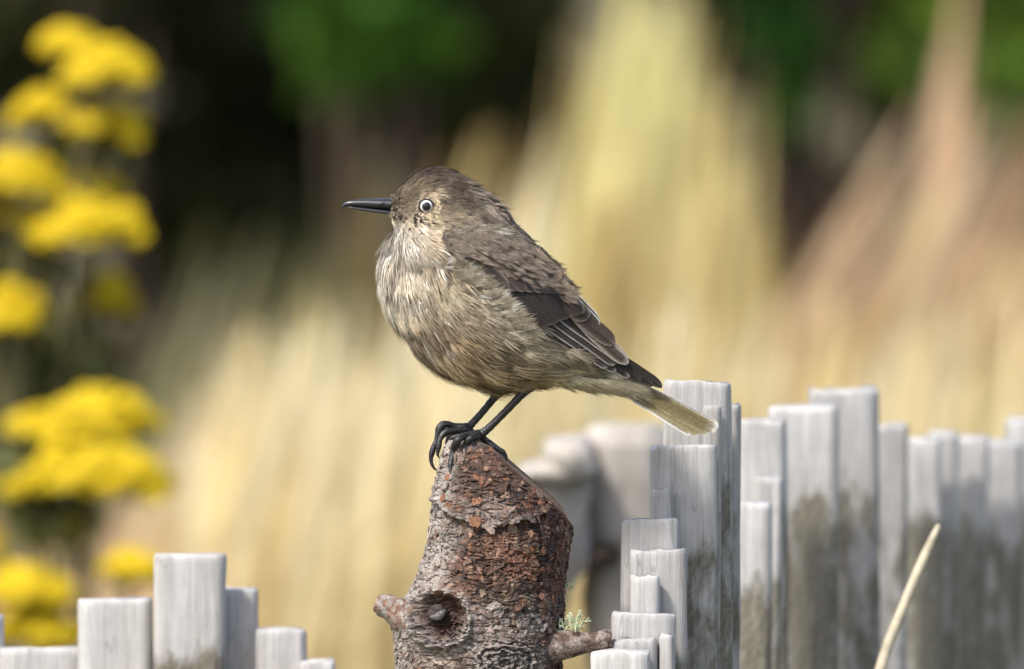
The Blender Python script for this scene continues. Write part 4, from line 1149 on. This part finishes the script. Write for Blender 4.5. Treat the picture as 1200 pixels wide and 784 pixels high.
for sg in (1, -1):
    q_ = np.array([(444, 239.2, 7.6), (447.5, 238.2, 8.3), (451.5, 237.6, 9.0)]); W = B(q_[:, 0], q_[:, 1], q_[:, 2]); W[:, 1] *= sg
    tube('nostril', W, [.6 * KPX, 1.5 * KPX, .7 * KPX], M_rim, bk, 8, 9)
# rictal bristles and bristly lores
r = np.random.default_rng(8); ac = Acc(); n = 160
p = np.stack([r.uniform(460, 474, n), r.uniform(232, 254, n)], 1)
w0 = np.maximum(body_w(p[:, 0], p[:, 1]), 7)
dd = np.stack([r.normal(size=n) * .4 - .45, (p[:, 1] - 243) / 12 + r.normal(size=n) * .3, np.full(n, .3)], 1); dd /= np.linalg.norm(dd, axis=1)[:, None]
nn = np.tile([-.3, 0, 1.0], (n, 1)); nn /= np.linalg.norm(nn, axis=1)[:, None]
cc = np.where(r.random((n, 1)) < .45, np.array([[.04, .03, .025]]), np.array([[.36, .30, .21]]))
for sg in (1, -1):
    g_ = tufts(p[:, 0], p[:, 1], w0, nn, dd, r.uniform(3.5, 7, n), 4, .3, np.full(n, .55), np.full(n, .3), cc, r); g_[0][:, 1] *= sg; ac.add(g_)
tag(ac.build('bristles', M_plume, bk), kind='stuff')

# eyes: lid rim, iris and pupil on a bulging ball
for sg in (1, -1):
    eu, ev = 500.0, 239.0; R = 9.2; w0 = float(body_w(np.array(eu), np.array(ev)))
    cw = w0 + 2.6 - R * .62
    def cap(r0, r1, extra, nring=7, n=32):
        V = []
        for rr in np.linspace(r0, r1, nring):
            th = np.linspace(0, 2 * math.pi, n, endpoint=False)
            z = math.sqrt(max((R + extra) ** 2 - rr * rr, 0))
            v_ = B(eu + rr * np.cos(th) + .0 * z, ev + rr * np.sin(th), cw + z); v_[:, 1] *= sg; V.append(v_)
        i = np.arange(nring * n).reshape(nring, n); j = np.roll(i, -1, 1)
        return np.concatenate(V), np.stack([i[:-1], j[:-1], j[1:], i[1:]], -1).reshape(-1, 4)
    v_, f_ = cap(.05, 9.0, -.15); eye = mesh_np('eye', v_, f_, M_rim, bird)
    v_, f_ = cap(4.6, 7.2, .1); mesh_np('iris', v_, f_, M_iris, eye)
    v_, f_ = cap(.02, 5.0, .2); mesh_np('pupil', v_, f_, M_pupil, eye)
    th = np.linspace(0, 2 * math.pi, 40); W = B(eu + 8.2 * np.cos(th), ev + 8.0 * np.sin(th), cw + math.sqrt(R * R - 8.1 ** 2) + .4); W[:, 1] *= sg
    tube('eyelid', W, np.full(40, 1.15 * KPX), M_rim, eye, 8)

# legs and feet
def limb(name, pts, rad, parent, sub=24, n=12):
    q_ = np.array(pts, float); R = catmull(np.concatenate([q_, np.array(rad, float)[:, None]], 1), sub)
    # scutes: faint rings
    rr = R[:, 3] * (1 + .05 * np.sin(np.arange(sub) * 2.1)) * ((1 + .16 * np.cos(np.linspace(0, 1, sub) * 6 * math.pi) * (np.linspace(0, 1, sub) < .72)) if name == 'toe' else 1)
    V, F = tube_geo(B(R[:, 0], R[:, 1], R[:, 2]), np.maximum(rr, .15) * KPX, n)
    return mesh_np(name, V, F, M_leg, parent)
def on(u, v, ex): return float(stump_w(u, v)) + ex
near = limb('leg', [(640, 430, 26), (622, 449, 25), (612, 460, 24), (592, 481, 22), (573, 500, 20), (563, 508, 18)], [9, 8, 5.0, 4.4, 4.6, 5.6], bird, 40, 14)
far = limb('leg', [(606, 436, -26), (590, 455, -25), (580, 467, -24), (564, 486, -20), (552, 499, -17), (547, 504, -15)], [9, 8, 4.8, 4.2, 4.6, 5.4], bird, 40, 14)
TOE = [5.2, 4.7, 4.3, 4.2, 3.7, 2.6, 1.8, .4]
def toe(leg, pts, k=1.0):
    m = len(pts); limb('toe', pts, np.interp(np.linspace(0, 1, m), np.linspace(0, 1, 8), TOE) * k, leg, 34, 10)
toe(near, [(562, 508, 19), (548, 508, 26), (537, 513, 36), (532, 524, on(532, 528, 6)), (529, 537, on(530, 537, 6)), (528, 546, on(529, 546, 6)), (530, 553, on(530, 553, 5)), (535, 559, on(535, 559, 1))])
toe(near, [(560, 509, 22), (552, 511, 34), (547, 517, on(547, 519, 6)), (545, 526, on(545, 526, 5)), (544, 533, on(544, 533, 4)), (546, 539, on(546, 539, 1))], .9)
toe(near, [(562, 508, 15), (552, 508, 12), (544, 510, 8), (536, 511, 5), (530, 513, 4), (525, 518, 4), (523, 524, 5)], .8)
toe(near, [(563, 509, 16), (570, 516, 14), (578, 522, 14), (584, 525, 15), (590, 529, 15), (593.5, 535, 15), (593.5, 542, 14)], .86)
toe(far, [(548, 503, -15), (534, 501, -14), (522, 498, -10), (515, 503, -8), (512, 516, -6), (507, 528, -4), (505, 539, -3), (508, 548, -2), (515, 554, -2)], 1.0)
toe(far, [(547, 504, -12), (534, 505, -4), (522, 507, 0), (516, 514, 4), (514, 524, 6), (513, 532, 6), (515, 537, 5)], .95)
toe(far, [(547, 504, -18), (540, 506, -24), (533, 509, -28), (527, 513, -30), (523, 520, -31), (522, 527, -31)], .85)
toe(far, [(548, 504, -16), (556, 509, -18), (566, 514, -18), (574, 520, -18), (580, 526, -18), (583, 533, -18)], .85)
